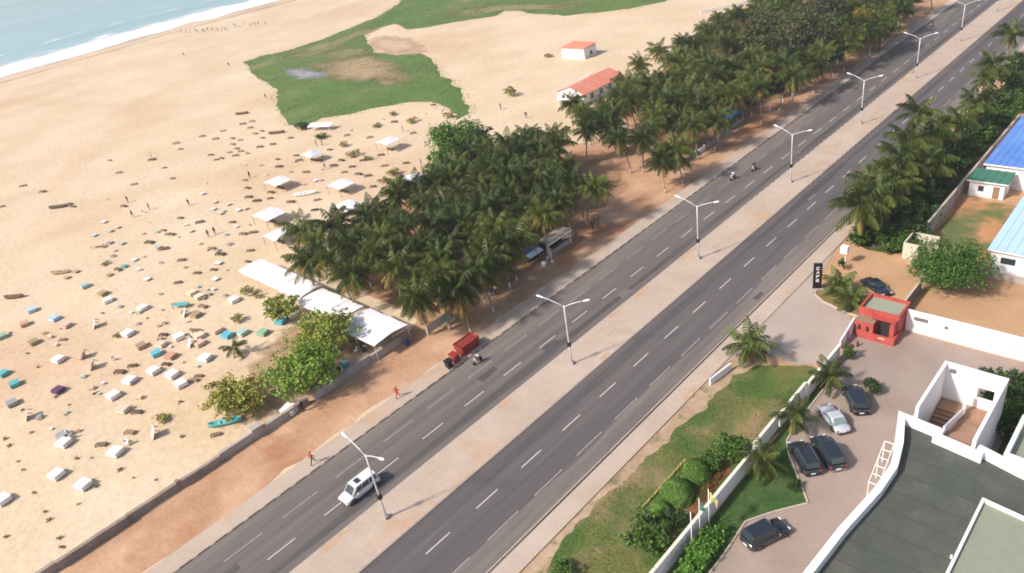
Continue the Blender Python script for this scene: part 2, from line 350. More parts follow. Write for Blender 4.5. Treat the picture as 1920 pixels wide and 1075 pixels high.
soft_sheet('bare_marsh_soil', PX((600, 100), (650, 84), (690, 92), (700, 105), (650, 112), (610, 118)), .047, soft_mat('olive_marsh_grass', (.19, .19, .07), (.24, .21, .09), nscale=.10))
soft_sheet('olive_marsh_patch', PX((520, 104), (590, 84), (650, 66), (690, 50), (720, 52), (672, 72), (620, 96), (560, 116)), .040, soft_mat('olive_marsh_grass', (.19, .19, .07), (.24, .21, .09), nscale=.10))
soft_sheet('olive_marsh_patch', PX((830, 24), (900, 10), (1000, 4), (1100, 8), (1080, 20), (1000, 20), (930, 22), (860, 36)), .041, soft_mat('olive_marsh_grass', (.19, .19, .07), (.24, .21, .09), nscale=.10))
soft_sheet('puddle', PX((530, 130), (560, 127), (600, 133), (618, 140), (610, 147), (580, 151), (548, 149), (536, 141)), .062, soft_mat('pond_shallows', (.30, .27, .27), (.36, .33, .32), .25, nscale=.12))

# dirt verge and grove floor, then the paved strips and the two carriageways
dirt = [(-81.3, -60), (-81.3, 50), (-84, 55), (-100, 56), (-112, 60), (-120, 66), (-124, 76), (-121, 90), (-116, 108), (-113, 122), (-103, 130), (-99, 133), (-107, 142), (-112, 154), (-118, 170), (-122, 190), (-128, 215), (-134, 245), (-138, 280), (-140, 420), (-72, 420), (XL+.05, 420), (XL+.05, -60)]
sheet('dirt_verge', dirt, .02, M_DIRT, 2.0, .8, 2)
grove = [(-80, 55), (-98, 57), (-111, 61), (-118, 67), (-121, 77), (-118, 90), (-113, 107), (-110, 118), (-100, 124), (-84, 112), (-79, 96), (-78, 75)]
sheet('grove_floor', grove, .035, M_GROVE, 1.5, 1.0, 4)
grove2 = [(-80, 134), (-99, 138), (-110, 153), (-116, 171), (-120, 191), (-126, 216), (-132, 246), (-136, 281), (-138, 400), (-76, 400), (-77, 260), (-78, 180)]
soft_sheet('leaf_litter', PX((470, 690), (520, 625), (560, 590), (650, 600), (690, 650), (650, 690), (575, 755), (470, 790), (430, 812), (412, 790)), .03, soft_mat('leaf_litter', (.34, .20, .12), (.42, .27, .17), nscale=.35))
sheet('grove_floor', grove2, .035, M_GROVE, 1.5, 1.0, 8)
KH = .13
def strip(name, x0, x1, z, m, thick=.3, y0=Y0, y1=Y1):
    b = MB(); b.box(((x0+x1)/2, (y0+y1)/2, z-thick/2), (x1-x0, y1-y0, thick)); return struct(b.build(name, m))
pave_l = strip('pavement_left', XL, XLK-.18, KH+.02, M_PAVE)
road_l = strip('carriageway_left', XLK, XML, .045, M_ASPH)
median = strip('median_pavement', XML+.18, XMR-.18, KH+.04, M_PAVE2)
road_r = strip('carriageway_right', XMR, XRK, .045, M_ASPH2)
pave_r = strip('pavement_right', XRK+.42, XRP, KH+.02, M_PAVE)
strip('kerb_gutter', XRK+.14, XRK+.44, .03, mat('gutter_dark', (.10, .075, .06), .95, .1, .5))  # dark strip low in the gap between kerb and pavement
def kerb_mesh(L, m):
    b = MB(); h = KH+.04; w_ = .14
    b.add([(-w_/2, 0, -.1), (w_/2, 0, -.1), (w_/2, 0, h-.03), (w_/2-.04, 0, h), (-w_/2+.04, 0, h), (-w_/2, 0, h-.03)] + [(-w_/2, L, -.1), (w_/2, L, -.1), (w_/2, L, h-.03), (w_/2-.04, L, h), (-w_/2+.04, L, h), (-w_/2, L, h-.03)],
          [(0, 1, 2, 3, 4, 5)[::-1], (6, 7, 8, 9, 10, 11)] + [(i, (i+1) % 6, (i+1) % 6+6, i+6)[::-1] for i in range(6)])
    return b.mesh('kerb_stone', m)
KD, KP = kerb_mesh(1.36, M_KERBD), kerb_mesh(.66, M_KERB); KM = kerb_mesh(1.96, M_KERB); KMW = kerb_mesh(1.90, M_PAVE)
def kerbs(parent, x, ya, yb, yc, painted=True):
    y = ya
    while y < yb:
        if painted == 'pale': obj('kerb_stone', KM if rnd.random() < .8 else KMW, parent, (x, y, 0)); y += 2.02
        elif painted:
            obj('kerb_stone', KD, parent, (x, y, 0)); obj('kerb_stone', KP, parent, (x, y+1.40, 0)); y += 2.1
        else: obj('kerb_stone', KM, parent, (x, y, 0)); y += 2.0
    bb = MB(); yy = y
    while yy < yc: bb.box((x, yy+.7, .05), (.17, 1.36, .30)); yy += 2.1
    o = bb.build('kerb_run', M_KERBD if painted is True else M_KERB, parent); o['kind'] = 'stuff'
kerbs(pave_l, XLK-.09, -1.8, 130, 420)
kerbs(pave_r, XRK+.09, 20.0, 130, 420, 'pale')
kerbs(median, XML+.09, 4, 110, 400, False)
kerbs(median, XMR-.09, 12, 120, 400, False)
def dash_mesh(L, w_):
    b = MB(); b.box((0, L/2, .003), (w_, L, .006)); return b
for par, x, y, L, w_, m in ((road_l, -62.12, 37.24-7.35*7, 3.5, .14, M_LINE), (road_l, -65.98, 41.53-7.35*7, 4.7, .13, M_LINEF), (road_r, -48.53, 25.84-7.35*3, 3.4, .14, M_LINE), (road_r, -44.5, 30.85-7.35*3, 4.7, .13, M_LINEF)):
    me = dash_mesh(L, w_).mesh('lane_dash', m); i = 0
    while y < 300:
        obj('lane_dash', me, par, (x, y, .049)); y += 7.35
for nm, xa, xb, m, am in (('shoulder_dust_left', XLK+.02, -66.3, M_DUST, .35), ('shoulder_dust_right', -44.1, XRK-.02, M_DUST, .35), ('sealed_band_right', -51.3, -50.1, M_SEAL, .3), ('sealed_band_left', -60.6, -59.6, M_SEAL, .25)):
    sheet(nm, [(xa, -20), (xb, -20), (xb, 420), (xa, 420)], .0475, m, 3.0, am, len(nm))
M_PATCH = mat('tar_patch', (.075, .066, .066), .9, .1, .5)
for i in range(12):
    x = rnd.choice((-60.3, -64.0, -67.5, -50.5, -46.5, -43.2))+U(-.8, .8); y = U(8, 190); L_, wd = U(.8, 4.5), U(.25, .7)
    sheet('tar_patch', [(x-wd, y), (x+wd, y+U(-.2, .2)), (x+wd*U(.7, 1), y+L_), (x-wd*U(.7, 1), y+L_*U(.9, 1.1))], .0482+i*.00002, (M_SEAL, M_DUST)[i % 2], .4, .10, i)
# sand blown over the edges of the paving and road
M_DRIFT = mat('drifted_sand', (.44, .30, .205), .95, .08, .4, fine=.08, fscale=2)
for i in range(40):
    y = U(5, 210); x = rnd.choice((XML+.6, XMR-.7, XRP-.5, XL+.6, -55.5)); L = U(1.2, 5); wd = U(.2, .55); zt = KH+.026 if x in (XRP-.5, XL+.6) else KH+.046
    sheet('drifted_sand', [(x-wd, y), (x+wd*.4, y-L*.3), (x+wd, y+L*.2), (x+wd*.3, y+L), (x-wd*.6, y+L*.7)], zt+i*.0002, M_DRIFT, .35, .12, i, 'stuff')

# ground on the inland side
sheet('inland_dirt', [(XRP+.0, -60), (60, -60), (60, 420), (XRP, 420)], .012, M_YARD, None)
sheet('verge_dirt', [(XRP+.02, 20), (-35.8, 20), (-36.2, 44), (-36, 58), (-35.5, 66), (-34.5, 72.5), (-38, 73), (XRP+.02, 69)], .022, mat('verge_soil', (.34, .235, .155), .95, .12, .3, (.42, .30, .20), (.4, .62), fine=.12, fscale=2.0, col3=(.16,.155,.06), scale3=.5, fac3=(.55,.68)), 1.2, .5, 12)
lawn = [(-37.6, 20), (-37.9, 44), (-37.2, 58), (-36.6, 65), (-35.5, 71.5), (-32, 72.6), (-28.3, 74.5), (-28.25, 20)]
sheet('lawn', lawn, .03, M_LAWN, .8, .7, 4)
apron = [(XRP+.003, 67), (-38.3, 72.6), (-36, 73.6), (-32, 73.2), (-28.3, 75.3), (-28.2, 84), (-30.7, 86.9), (-34.5, 88.0), (-36.4, 89.3), (-37.2, 91.6), (-38.2, 97), (XRP+.003, 103)]
sheet('driveway_apron', apron, .05, M_APRON, 1.0, .06, 4)
court = [(-27.75, 20), (-27.75, 77), (-28.1, 77.4), (-28.1, 84), (-23.6, 84), (-23.6, 86.6), (5, 86.6), (5, 20)]
sheet('courtyard', court, .04, M_COURT)
inner = [(-27.7, 34), (-24.6, 36), (-24.55, 43), (-24.8, 47.6), (-23.2, 50.2), (-21.0, 53.1), (-22.0, 54.3), (-25.5, 58.4), (-26.6, 60.2), (-26.9, 66), (-26.95, 75.5), (-27.7, 76)]
lawn_in = sheet('inner_lawn', inner, .06, M_LAWN2, 1.0, .04, 4)
b = MB(); ip = inner[1:-1]
for i in range(len(ip)-1):
    a, c = Vector((*ip[i], .09)), Vector((*ip[i+1], .09)); d = c-a
    b.box((a+c)/2, (d.length+.05, .16, .16), math.atan2(d.y, d.x))
b.build('kerb_edging', M_KERB, lawn_in)
sheet('garden_bed', [(-9.2, 62), (-3, 61.6), (3, 62), (3, 80), (-8.5, 80)], .06, M_LAWN2, .8, .2, 5)
sheet('side_yard_grass', [(-28.6, 106), (-20, 106), (-20.2, 128), (-29, 128)], .03, mat('yard_grass', (.12, .14, .05), .95, .15, .14, (.42, .21, .10), (.42, .58), fine=.15, fscale=2.0), 1.0, .4, 9)
isl = sheet('planting_island', [(-37.0, 91.6), (-36.2, 89.5), (-34.4, 88.3), (-30.7, 87.2), (-28.6, 87.3), (-28.6, 90.2), (-31, 92.5), (-34.5, 93.2)], .10, mat('island_soil', (.16, .14, .05), .95, .2, .6, (.24, .15, .07)), .8, .05, 3)
b = MB(); ip = [(-37.15, 92.0), (-36.3, 89.4), (-34.5, 88.15), (-30.7, 87.0), (-28.7, 86.95)]
for i in range(4):
    a, c = Vector((*ip[i], .11)), Vector((*ip[i+1], .11)); d = c-a; b.box((a+c)/2, (d.length+.04, .15, .2), math.atan2(d.y, d.x))
b.build('kerb_edging', M_KERB, isl)
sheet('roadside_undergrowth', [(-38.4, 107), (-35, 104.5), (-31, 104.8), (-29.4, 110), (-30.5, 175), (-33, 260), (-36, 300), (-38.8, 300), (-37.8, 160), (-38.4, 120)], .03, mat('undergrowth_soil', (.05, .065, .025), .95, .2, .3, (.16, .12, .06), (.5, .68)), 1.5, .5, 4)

# grass tufts: too many to count
def tufts(name, poly, n, h, seed, m=M_TUFT, z=.03):
    q = random.Random(seed); b = MB(); xs = [p[0] for p in poly]; ys = [p[1] for p in poly]; k = 0
    for _ in range(n*6):
        x, y = q.uniform(min(xs), max(xs)), q.uniform(min(ys), max(ys))
        if not inside((x, y), poly) or vnoise(x/4, y/4, seed) < .42: continue
        for _ in range(3):
            a = q.uniform(0, 6.28); l = h*q.uniform(.5, 1.2); dx, dy = math.cos(a), math.sin(a)
            b.add([(x-dy*l*.22, y+dx*l*.22, z-.02), (x+dy*l*.22, y-dx*l*.22, z-.02), (x+dx*l*.6, y+dy*l*.6, z+l)], [(0, 1, 2)])
        k += 1
        if k >= n: break
    o = b.build(name, m); o['kind'] = 'stuff'; return o
tufts('marsh_reeds', marsh, 9000, .32, 5)
q = random.Random(9); b = MB(); rg_ = ragged(marsh, 1.2, .9, 3)
for p in rg_:
    for _ in range(4):
        x, y = p[0]+q.gauss(0, 1.1), p[1]+q.gauss(0, 1.1)
        for _ in range(3): a = q.uniform(0, 6.28); l = .42*q.uniform(.4, 1.2); dx, dy = math.cos(a), math.sin(a); b.add([(x-dy*l*.4, y+dx*l*.4, 0), (x+dy*l*.4, y-dx*l*.4, 0), (x+dx*l, y+dy*l, l*.25)], [(0, 1, 2)])
struct(b.build('marsh_edge_reeds', M_TUFT), 'stuff')
tufts('lawn_tufts', lawn, 7000, .13, 6)
tufts('inner_lawn_tufts', inner, 2500, .10, 7)

# ------------------------------------------------------------------ vegetation builders
def frond_into(b, L, elev, droop, seed, az=0.0, base=Vector((0, 0, 0)), mi=0, pairs=20, lw=.085):
    """one feather frond: arching rachis with two rows of hanging leaflets"""
    q = random.Random(seed); d = Vector((math.cos(az), math.sin(az), 0)); sdv = Vector((-d.y, d.x, 0))
    pts = []; p = Vector(base); e = elev; n = 9
    for i in range(n+1):
        pts.append(p.copy()); p = p + (d*math.cos(e) + Vector((0, 0, math.sin(e))))*(L/n); e -= droop/n*(.5+i/n)
    vs, fs = [], []
    for i, p in enumerate(pts):
        r = .05*(1-i/n)+.012; vs += [p+sdv*r, p-sdv*r, p-Vector((0, 0, r))]
    for i in range(n):
        for k in range(3): fs.append((i*3+k, i*3+(k+1) % 3, (i+1)*3+(k+1) % 3, (i+1)*3+k))
    for j in range(pairs):
        t = .13 + .85*j/(pairs-1); f = t*n; i = min(int(f), n-1); c = pts[i].lerp(pts[i+1], f-i); tan = (pts[i+1]-pts[i]).normalized()
        ll = L*.29*(math.sin(math.pi*min(1, t*.9+.12))**.6)*q.uniform(.85, 1.1)
        for sgn in (-1, 1):
            dn = (sdv*sgn*.85 + tan*(.45+.4*t) + Vector((0, 0, -.55-.55*q.random()))).normalized()
            mid = c + dn*ll*.5; tip = c + dn*ll + Vector((0, 0, -ll*.25)); wv = tan*lw
            o = len(vs); vs += [c-wv*.5, c+wv*.5, mid+wv*.9, tip, mid-wv*.7]; fs += [(o, o+1, o+2, o+3, o+4)]
    b.add(vs, fs, mi)
FR_KINDS = [(3.9, R(74), R(75)), (4.2, R(54), R(100)), (4.2, R(34), R(105)), (4.0, R(12), R(85)), (3.6, R(-20), R(60)), (3.1, R(-58), R(24))]
def palm_crown(seed, nf=32):
    q = random.Random(seed); b = MB()
    for i in range(nf):
        t = i/nf; k = min(5, int(t**.85*6.0)); L, e, dr = FR_KINDS[k]
        frond_into(b, L*q.uniform(.88, 1.1), e+q.uniform(-.15, .15), dr*q.uniform(.8, 1.2), seed*100+i, i*2.39996+q.uniform(-.3, .3), Vector((0, 0, q.uniform(-.15, .15))), 1 if (k == 5 or (k == 4 and q.random() < .5) or (k == 3 and q.random() < .10)) else 0)
    b.lathe([(.05, -.5), (.22, -.2), (.16, .25), (.05, .5)], n=7, mi=1)
    return b.mesh('crown', [M_FROND, M_FRONDY])
def palm_trunk(h, lean, seed, lime=True):
    q = random.Random(seed); a = q.uniform(0, 6.28); pts = []
    ts = [0, .13, .135, .3, .5, .7, .85, 1.0]
    for t in ts: pts.append((math.cos(a)*lean*(t**1.6-1), math.sin(a)*lean*(t**1.6-1), h*t))
    o = Vector((pts[0][0], pts[0][1], 0)); pts = [Vector(p) for p in pts]
    b = MB(); rad = [.24, .17, .168, .15, .14, .13, .13, .15]
    b.tube(pts, rad, 8)
    if lime:
        for i in range(len(b.f)):
            if max(b.v[j][2] for j in b.f[i]) <= h*.133: b.m[i] = 1
    return b.mesh('trunk', [M_BARK, M_LIME], True)
PALMS = [(palm_trunk(8.2, .6+.25*s, s, True), palm_crown(s, 27+2*(s % 5)), 8.2) for s in range(1, 10)]
FRONDS = []
for k in range(6):
    for v in range(2):
        b = MB(); L, e, dr = FR_KINDS[k]; frond_into(b, L, e, dr, 900+k*7+v, 0.0, pairs=24); FRONDS.append((k, b.mesh('frond', M_FRONDY if k == 5 else M_FROND)))
M_FRONDL = mat('young_palm_frond', (.135, .175, .045), .5, leaf=True, rand=.2, spec=.3)
FRONDS_L = []
for k, me in FRONDS:
    m2 = me.copy(); m2.materials[0] = M_FRONDL if k < 4 else M_FRONDY if k == 5 else M_FROND; FRONDS_L.append((k, m2))
NO_LIME = palm_trunk(8.2, .9, 31, False)
def palm(pos, h, label, group=None, name='coconut_palm', sep=False, spread=1.0, lime=True, nf=20, light=False):
    """pos is where the crown sits; the trunk stands straight below it"""
    v = rnd.randrange(9); tm, cm, hh = PALMS[v]; s = h/hh
    t = thing(name, label, 'palm tree', (pos[0], pos[1], 0.0), U(0, 6.28), group)
    obj('trunk', tm if lime else NO_LIME, t, (0, 0, -.05), None, (max(.6, min(1.1, s)), max(.6, min(1.1, s)), s))
    if sep:
        for i in range(nf):
            k = min(5, int(i/nf*6)); me = (FRONDS_L if light and rnd.random() < .75 else FRONDS)[k*2+rnd.randrange(2)][1]
            obj('frond', me, t, (0, 0, h+U(-.12, .12)), (0, U(-.12, .12), i*2.39996+U(-.25, .25)), spread*U(.9, 1.1))
    else: obj('crown', cm, t, (0, 0, h), (U(-.12, .12), U(-.12, .12), U(0, 6.28)), spread*U(.92, 1.1))
    return t

def leaf_crown(seed, rx, ry, rz, lobes, nleaf, size, mats, mixf=.12, flat=.5, name='crown'):
    q = random.Random(seed); b = MB(); C = []
    for i in range(lobes):
        while True:
            p = Vector((q.uniform(-1, 1), q.uniform(-1, 1), q.uniform(-.8, 1)))
            if p.length < 1: break
        rr = q.uniform(.28, .46); p *= (1-rr*.9); C.append((Vector((p.x*rx, p.y*ry, p.z*rz)), rr))
    clumps = []
    for c, rr in C:
        for _ in range(max(6, int(nleaf/lobes/16))):
            d = Vector((q.gauss(0, 1), q.gauss(0, 1), q.gauss(0, 1)+.25)).normalized(); k = q.uniform(.55, 1.05)*(1.28 if q.random() < .16 else 1.0)
            clumps.append((c + Vector((d.x*rx, d.y*ry, d.z*rz))*rr*k, d, q.uniform(.5, 1.3)))
    rad = max(.10, .115*(rx+ry+rz)/3)
    for i in range(nleaf):
        pc, d, sc = clumps[q.randrange(len(clumps))]
        p = pc + Vector((q.gauss(0, 1), q.gauss(0, 1), q.gauss(0, .6)))*rad*sc*.75
        nrm = (d*.5 + Vector((q.uniform(-1, 1), q.uniform(-1, 1), q.uniform(-.2, 1.3)))*flat*1.3).normalized()
        a = nrm.cross(Vector((q.uniform(-1, 1), q.uniform(-1, 1), q.uniform(-.3, .3)))).normalized(); e = nrm.cross(a); l = size*q.uniform(.5, 1.35); w_ = l*.40
        b.add([p-a*l*.5, p+e*w_-nrm*l*.05, p+a*l*.5-nrm*l*.12, p-e*w_-nrm*l*.05], [(0, 1, 2, 3)], 1 if q.random() < mixf else 0)
    return b.mesh(name, mats), C
def limb_trunk(C, base_h, rx, ry, r, m=None):
    b = MB(); top = Vector((0, 0, base_h)); zlow = base_h
    b.tube([(0, 0, -.1), (.06*r, .1*r, base_h*.45), (0, 0, base_h)], [r*1.25, r, r*.85], 8)
    for c, rr in C[::2]:
        e = Vector((c.x, c.y, c.z)); mid = top.lerp(e, .5) + Vector((0, 0, .2)); b.tube([top-Vector((0, 0, .25)), mid, e], [r*.5, r*.3, r*.08], 5, cap=False)
    return b.mesh('trunk', m or M_TRUNK, True)
def tree(pos, base_h, rx, ry, rz, label, mats, seed, size=.42, lobes=16, nleaf=3200, group=None, name='broadleaf_tree', cat='tree', mixf=.12, flat=.5, zc=None):
    """pos: middle of the crown"""
    t = thing(name, label, cat, (pos[0], pos[1], 0), 0, group); h = pos[2]
    cm, C = leaf_crown(seed, rx, ry, rz, lobes, nleaf, size, mats, mixf, flat)
    C2 = [(Vector((c.x, c.y, c.z+h)), r) for c, r in C]
    obj('trunk', limb_trunk(C2, max(.4, min(base_h, h-rz*.5)), rx, ry, max(.06, rx*.045)), t); obj('crown', cm, t, (0, 0, h))
    return t

# ------------------------------------------------------------------ groves
rnd = random.Random(23); U = rnd.uniform
GL = 'coconut palm deep inside the dense grove between the beach huts and the road'
edge1 = [(565, 432, 7.5), (628, 424, 8), (580, 492, 7), (655, 460, 8), (660, 515, 7), (700, 395, 8), (742, 352, 7.5), (745, 505, 8), (785, 560, 7.5), (855, 545, 7), (795, 470, 8), (918, 495, 6.5), (965, 450, 7.5), (1020, 405, 8), (1050, 380, 8), (1115, 352, 8), (905, 275, 8), (950, 270, 8), (990, 258, 8), (1040, 255, 8), (830, 470, 8), (720, 450, 8), (870, 420, 8)]
done = []
for x, y, h in edge1:
    p = G(x, y, h); done.append(p.xy)
    palm(p, h, 'coconut palm on the outer edge of the dense grove, %s from the left' % nth(sorted(e[0]*1e4+e[1] for e in edge1).index(x*1e4+y)+1) if (x, y) != (1115, 352) else 'coconut palm standing apart at the road end of the dense grove', 'palms of the dense grove' if (x, y) != (1115, 352) else None, spread=1.0 if y < 420 else 1.16)
poly1 = [tuple(G(x, y, 8).xy) for x, y in ((590, 445), (640, 430), (700, 400), (745, 355), (800, 335), (850, 300), (900, 280), (990, 265), (1040, 262), (1060, 310), (1075, 355), (1045, 395), (1000, 425), (950, 460), (915, 490), (865, 535), (840, 560), (795, 560), (740, 520), (690, 510), (640, 500), (600, 480))]
for x, y in scatter(poly1, 3.5, 80, 4):
    if all((Vector((x, y))-d).length > 2.6 for d in done): palm((x, y), U(5.6, 9.0), GL, 'palms of the dense grove', spread=U(.85, 1.15))
GU = 'coconut palm deep inside the long plantation beside the far road'
edge2 = [(1095, 212, 7), (1075, 195, 7), (1130, 225, 8), (1160, 260, 8), (1150, 215, 8), (1205, 260, 8), (1265, 285, 6.5), (1240, 300, 6), (1300, 235, 7), (1345, 225, 7), (1235, 95, 8), (1200, 122, 8), (1280, 80, 8), (1320, 55, 8), (1350, 35, 8), (1160, 180, 8), (1100, 245, 7.5)]
done = []
for x, y, h in edge2:
    p = G(x, y, h); done.append(p.xy)
    palm(p, h, 'coconut palm on the near edge of the long plantation, %s from the left' % nth(sorted(e[0]*1e4+e[1] for e in edge2).index(x*1e4+y)+1) if (x, y) != (1265, 285) else 'wide low coconut palm by the dirt gap between the two palm groves', 'palms of the long plantation' if (x, y) != (1265, 285) else None, spread=1.0 if (x, y) != (1265, 285) else 1.3)
poly2 = [tuple(G(x, y, 8).xy) for x, y in ((1100, 225), (1140, 180), (1200, 135), (1260, 95), (1320, 62), (1385, 15), (1430, -25), (1760, -25), (1700, 10), (1650, 48), (1590, 85), (1540, 120), (1480, 150), (1430, 180), (1385, 190), (1345, 225), (1300, 225), (1200, 240), (1150, 240))]
BIG = [(1440, 60, 11, 7.5), (1505, 62, 11.5, 8.2), (1548, 18, 11, 7.5), (1612, 34, 8.0, 6), (1655, 52, 6.5, 4.5)]
for x, y in scatter(poly2, 4.1, 150, 9):
    if all((Vector((x, y))-G(e[0], e[1], e[2]).xy).length > e[3]*.8 for e in BIG) and all((Vector((x, y))-d).length > 2.8 for d in done): palm((x, y), U(6.2, 9.6), GU, 'palms of the long plantation', spread=U(.9, 1.2))

MIXD = [M_LEAFD, M_LEAF]
k = 0
for x, y, h, r in ((1330, 130, 7, 4.5), (1400, 95, 7, 4.5), (1270, 190, 6.5, 4), (1360, 175, 6, 4), (1560, 100, 6, 4), (1690, 18, 6, 4.5), (1640, 60, 5, 3.5), (1580, 45, 7, 4.5)):
    k += 1
    tree(G(x, y, h), 3, r, r, r*.62, 'dark green broadleaf tree among the plantation palms, %s from the left' % nth(k), MIXD, 40+k, .55, 14, 1500, 'broadleaf trees among the plantation palms')
for i, (x, y, h, r, lb) in enumerate(((1440, 60, 11, 7.5, 'olive brown feathery tree on the beach side of the plantation, left of three'), (1505, 62, 11.5, 8.2, 'largest olive brown feathery tree in the middle of the plantation'), (1548, 18, 11, 7.5, 'olive brown feathery tree beside the orange blossom tree'))):
    tree(G(x, y, h), 4, r, r, r*.8, lb, [M_LEAFO, M_LEAFD], 60+i, .5, 26, 6000, 'feathery trees in the plantation', name='casuarina_tree', mixf=.35, flat=.9)
tree(G(1652, 54, 6.0), 3, 4.8, 4.4, 3.0, 'bright green broadleaf tree on the road side of the orange tree', [M_LEAF, M_LEAFB], 67, .5, 14, 2600, mixf=.4)
tree(G(1612, 34, 8.0), 4, 6.6, 6.0, 3.6, 'orange blossoming tree beside the far road', [M_FLAME, M_LEAFB], 66, .5, 14, 3400, name='flame_tree', mixf=.4)
tree(G(850, 255, 6.5), 3.5, 8.2, 7.6, 4.0, 'bright green broadleaf tree at the beach corner of the dense grove', [M_LEAF, M_LEAFB], 71, .5, 26, 7000, mixf=.3)
tree(G(838, 302, 5.5), 3.5, 5.6, 5.6, 3.6, 'rounded green broadleaf tree below the bright one, beside the grove palms', [M_LEAF, M_LEAFB], 72, .5, 18, 4500, mixf=.2)
tree(G(905, 262, 6), 3.5, 3.6, 3.6, 3.0, 'dark green broadleaf tree behind the grove, nearest the sand flat', MIXD, 73, .5, 12, 2000)
tree(G(603, 622, 4.0), 2.2, 6.3, 6.0, 2.4, 'green broadleaf tree overhanging the middle of the white marquee', [M_ALM, M_LEAFY], 74, .42, 34, 5200, mixf=.3)
tree(G(566, 688, 3.8), 2.2, 6.6, 6.4, 3.0, 'largest green broadleaf tree beside the beach wall', [M_ALM, M_LEAFB], 75, .42, 36, 6200, mixf=.3)
tree(G(438, 738, 2.8), 1.4, 5.4, 4.6, 2.4, 'yellow leaved broadleaf tree above the teal boat', [M_LEAFY, M_LEAF], 76, .38, 34, 4200, mixf=.25)
tree(G(530, 572, 2.8), 1.6, 4.0, 3.6, 1.5, 'small green tree at the foot of the long marquee', [M_ALM, M_LEAFY], 77, .4, 14, 2300, mixf=.3)
tree(G(1787, 497, 3.8), 1.8, 6.0, 5.4, 3.1, 'large round green tree in front of the pale blue roof', [M_LEAFT, M_LEAF], 78, .27, 44, 15000, mixf=.25)
tree(G(957, 170, 1.6), .8, 2.3, 2.3, 1.3, 'lone yellowish small tree on the open sand flat', [M_LEAFY, M_LEAF], 79, .4, 9, 700, mixf=.4)
pb = []
q = random.Random(8)
for i in range(34): pb.append((-81.5-abs(q.gauss(0, 2.2)), 152+i*4.2+q.uniform(-1.5, 1.5), q.uniform(1.2, 2.1), q.uniform(1.7, 2.8)))
# right roadside belt
rp = [(1612, 388, 7.0, 1.25, 'full coconut palm with hanging yellow fronds beside the sand forecourt'), (1722, 213, 7.5, 1, 'coconut palm leaning over the right carriageway, second tallest crown of the belt'), (1705, 268, 8, 1.15, 'large coconut palm in the middle of the right roadside belt'), (1662, 330, 7, 1.0, 'coconut palm in the belt just above the yellow fronded palm'), (1632, 350, 6.5, .9, 'shaded coconut palm behind the yellow fronded palm'), (1690, 345, 6, .9, 'low coconut palm in the shade of the right roadside belt'), (1800, 228, 8, .9, 'slender coconut palm with a bare trunk left of the blue roof'), (1768, 238, 7, .85, 'small coconut palm on the kerb side of the right belt'), (1862, 122, 8, .9, 'coconut palm with a tall bare trunk near the right edge'), (1848, 150, 7, .8, 'shorter coconut palm beside the tall bare trunk'), (1897, 62, 7, 1.0, 'farthest coconut palm at the upper right edge'), (1650, 365, 8, 1.1, 'coconut palm rising right of the yellow fronded palm'), (1745, 258, 8, 1.1, 'coconut palm between the two largest crowns of the right belt'), (1742, 310, 7, 1.1, 'coconut palm on the wall side of the right belt'), (1690, 300, 8.5, 1.15, 'tall coconut palm over the bushes of the right belt'), (1830, 195, 7.5, 1.0, 'coconut palm over the bushes left of the blue roof corner')]
for x, y, h, s, lb in rp: palm(G(x, y, h), h, lb, 'palms along the right carriageway', sep=True, spread=s*1.15, lime=False, nf=18)
bushes = [(1645, 410, 1.6, 2.6), (1690, 430, 1.5, 2.4), (1720, 400, 1.6, 2.6), (1680, 390, 1.8, 2.8), (1735, 360, 1.8, 2.8), (1760, 330, 1.8, 2.8), (1715, 330, 2, 2.8), (1745, 290, 1.6, 2.6), (1790, 300, 1.8, 2.8), (1815, 270, 1.7, 2.8), (1850, 245, 1.8, 2.8), (1840, 215, 1.8, 2.8), (1880, 215, 1.8, 2.8), (1870, 185, 2, 3), (1905, 185, 2, 3), (1900, 150, 2, 3), (1885, 130, 1.5, 2.5), (1915, 110, 2, 3), (1700, 455, 1.2, 1.8), (1655, 440, 1.3, 2.0), (1780, 265, 1.8, 2.6), (1660, 370, 1.8, 2.6), (1700, 300, 1.8, 2.6), (1740, 395, 1.3, 2.0), (1630, 430, 1.6, 2.4), (1668, 452, 1.3, 2.2), (1640, 385, 2.0, 2.6), (1610, 440, 1.4, 1.8), (1712, 430, 1.8, 2.6), (1700, 370, 2.2, 2.8), (1725, 312, 2, 2.6), (1765, 300, 2, 2.6), (1685, 345, 2.0, 2.6), (1828, 240, 2, 2.6), (1860, 210, 2, 2.8)]
BM = [leaf_crown(200+i, 1, 1, .75, 14, 3000, .115, [M_LEAFD, M_LEAF] if i % 2 else [M_LEAF, M_LEAFD], .2, name='foliage')[0] for i in range(4)]
sb = MB()
for i in range(6): sb.tube([(0, 0, -.1), (math.cos(i)*.25, math.sin(i)*.25, .5), (math.cos(i)*.6, math.sin(i)*.6, 1.0)], [.05, .04, .015], 5, cap=False)
STEMS = sb.mesh('stem', M_TRUNK)
def bush(x, y, h, r, label, group=None, v=None, mesh=None, name='shrub'):
    p = G(x, y, h) if x > 60 else Vector((x, y, h)); t = thing(name, label, 'shrub', (p.x, p.y, 0), U(0, 6.28), group)
    obj('foliage', mesh or BM[v if v is not None else rnd.randrange(4)], t, (0, 0, h*.95), None, (r, r, h*1.25)); obj('stem', STEMS, t, None, None, (r*.6, r*.6, h*.9)); return t
for i, (x, y, h, r) in enumerate(pb): bush(x, y, h, r, 'dark bush at the road edge of the long plantation, %s from the blue awning' % nth(i+1), 'bushes at the plantation edge', v=1)
for i, (x, y, h, r) in enumerate(sorted(bushes)): bush(x, y, h*1.25, r*1.12, 'dense bush under the palms along the right carriageway, %s from the left' % nth(i+1), 'bushes under the right roadside palms', v=(1 if i % 3 else 0))

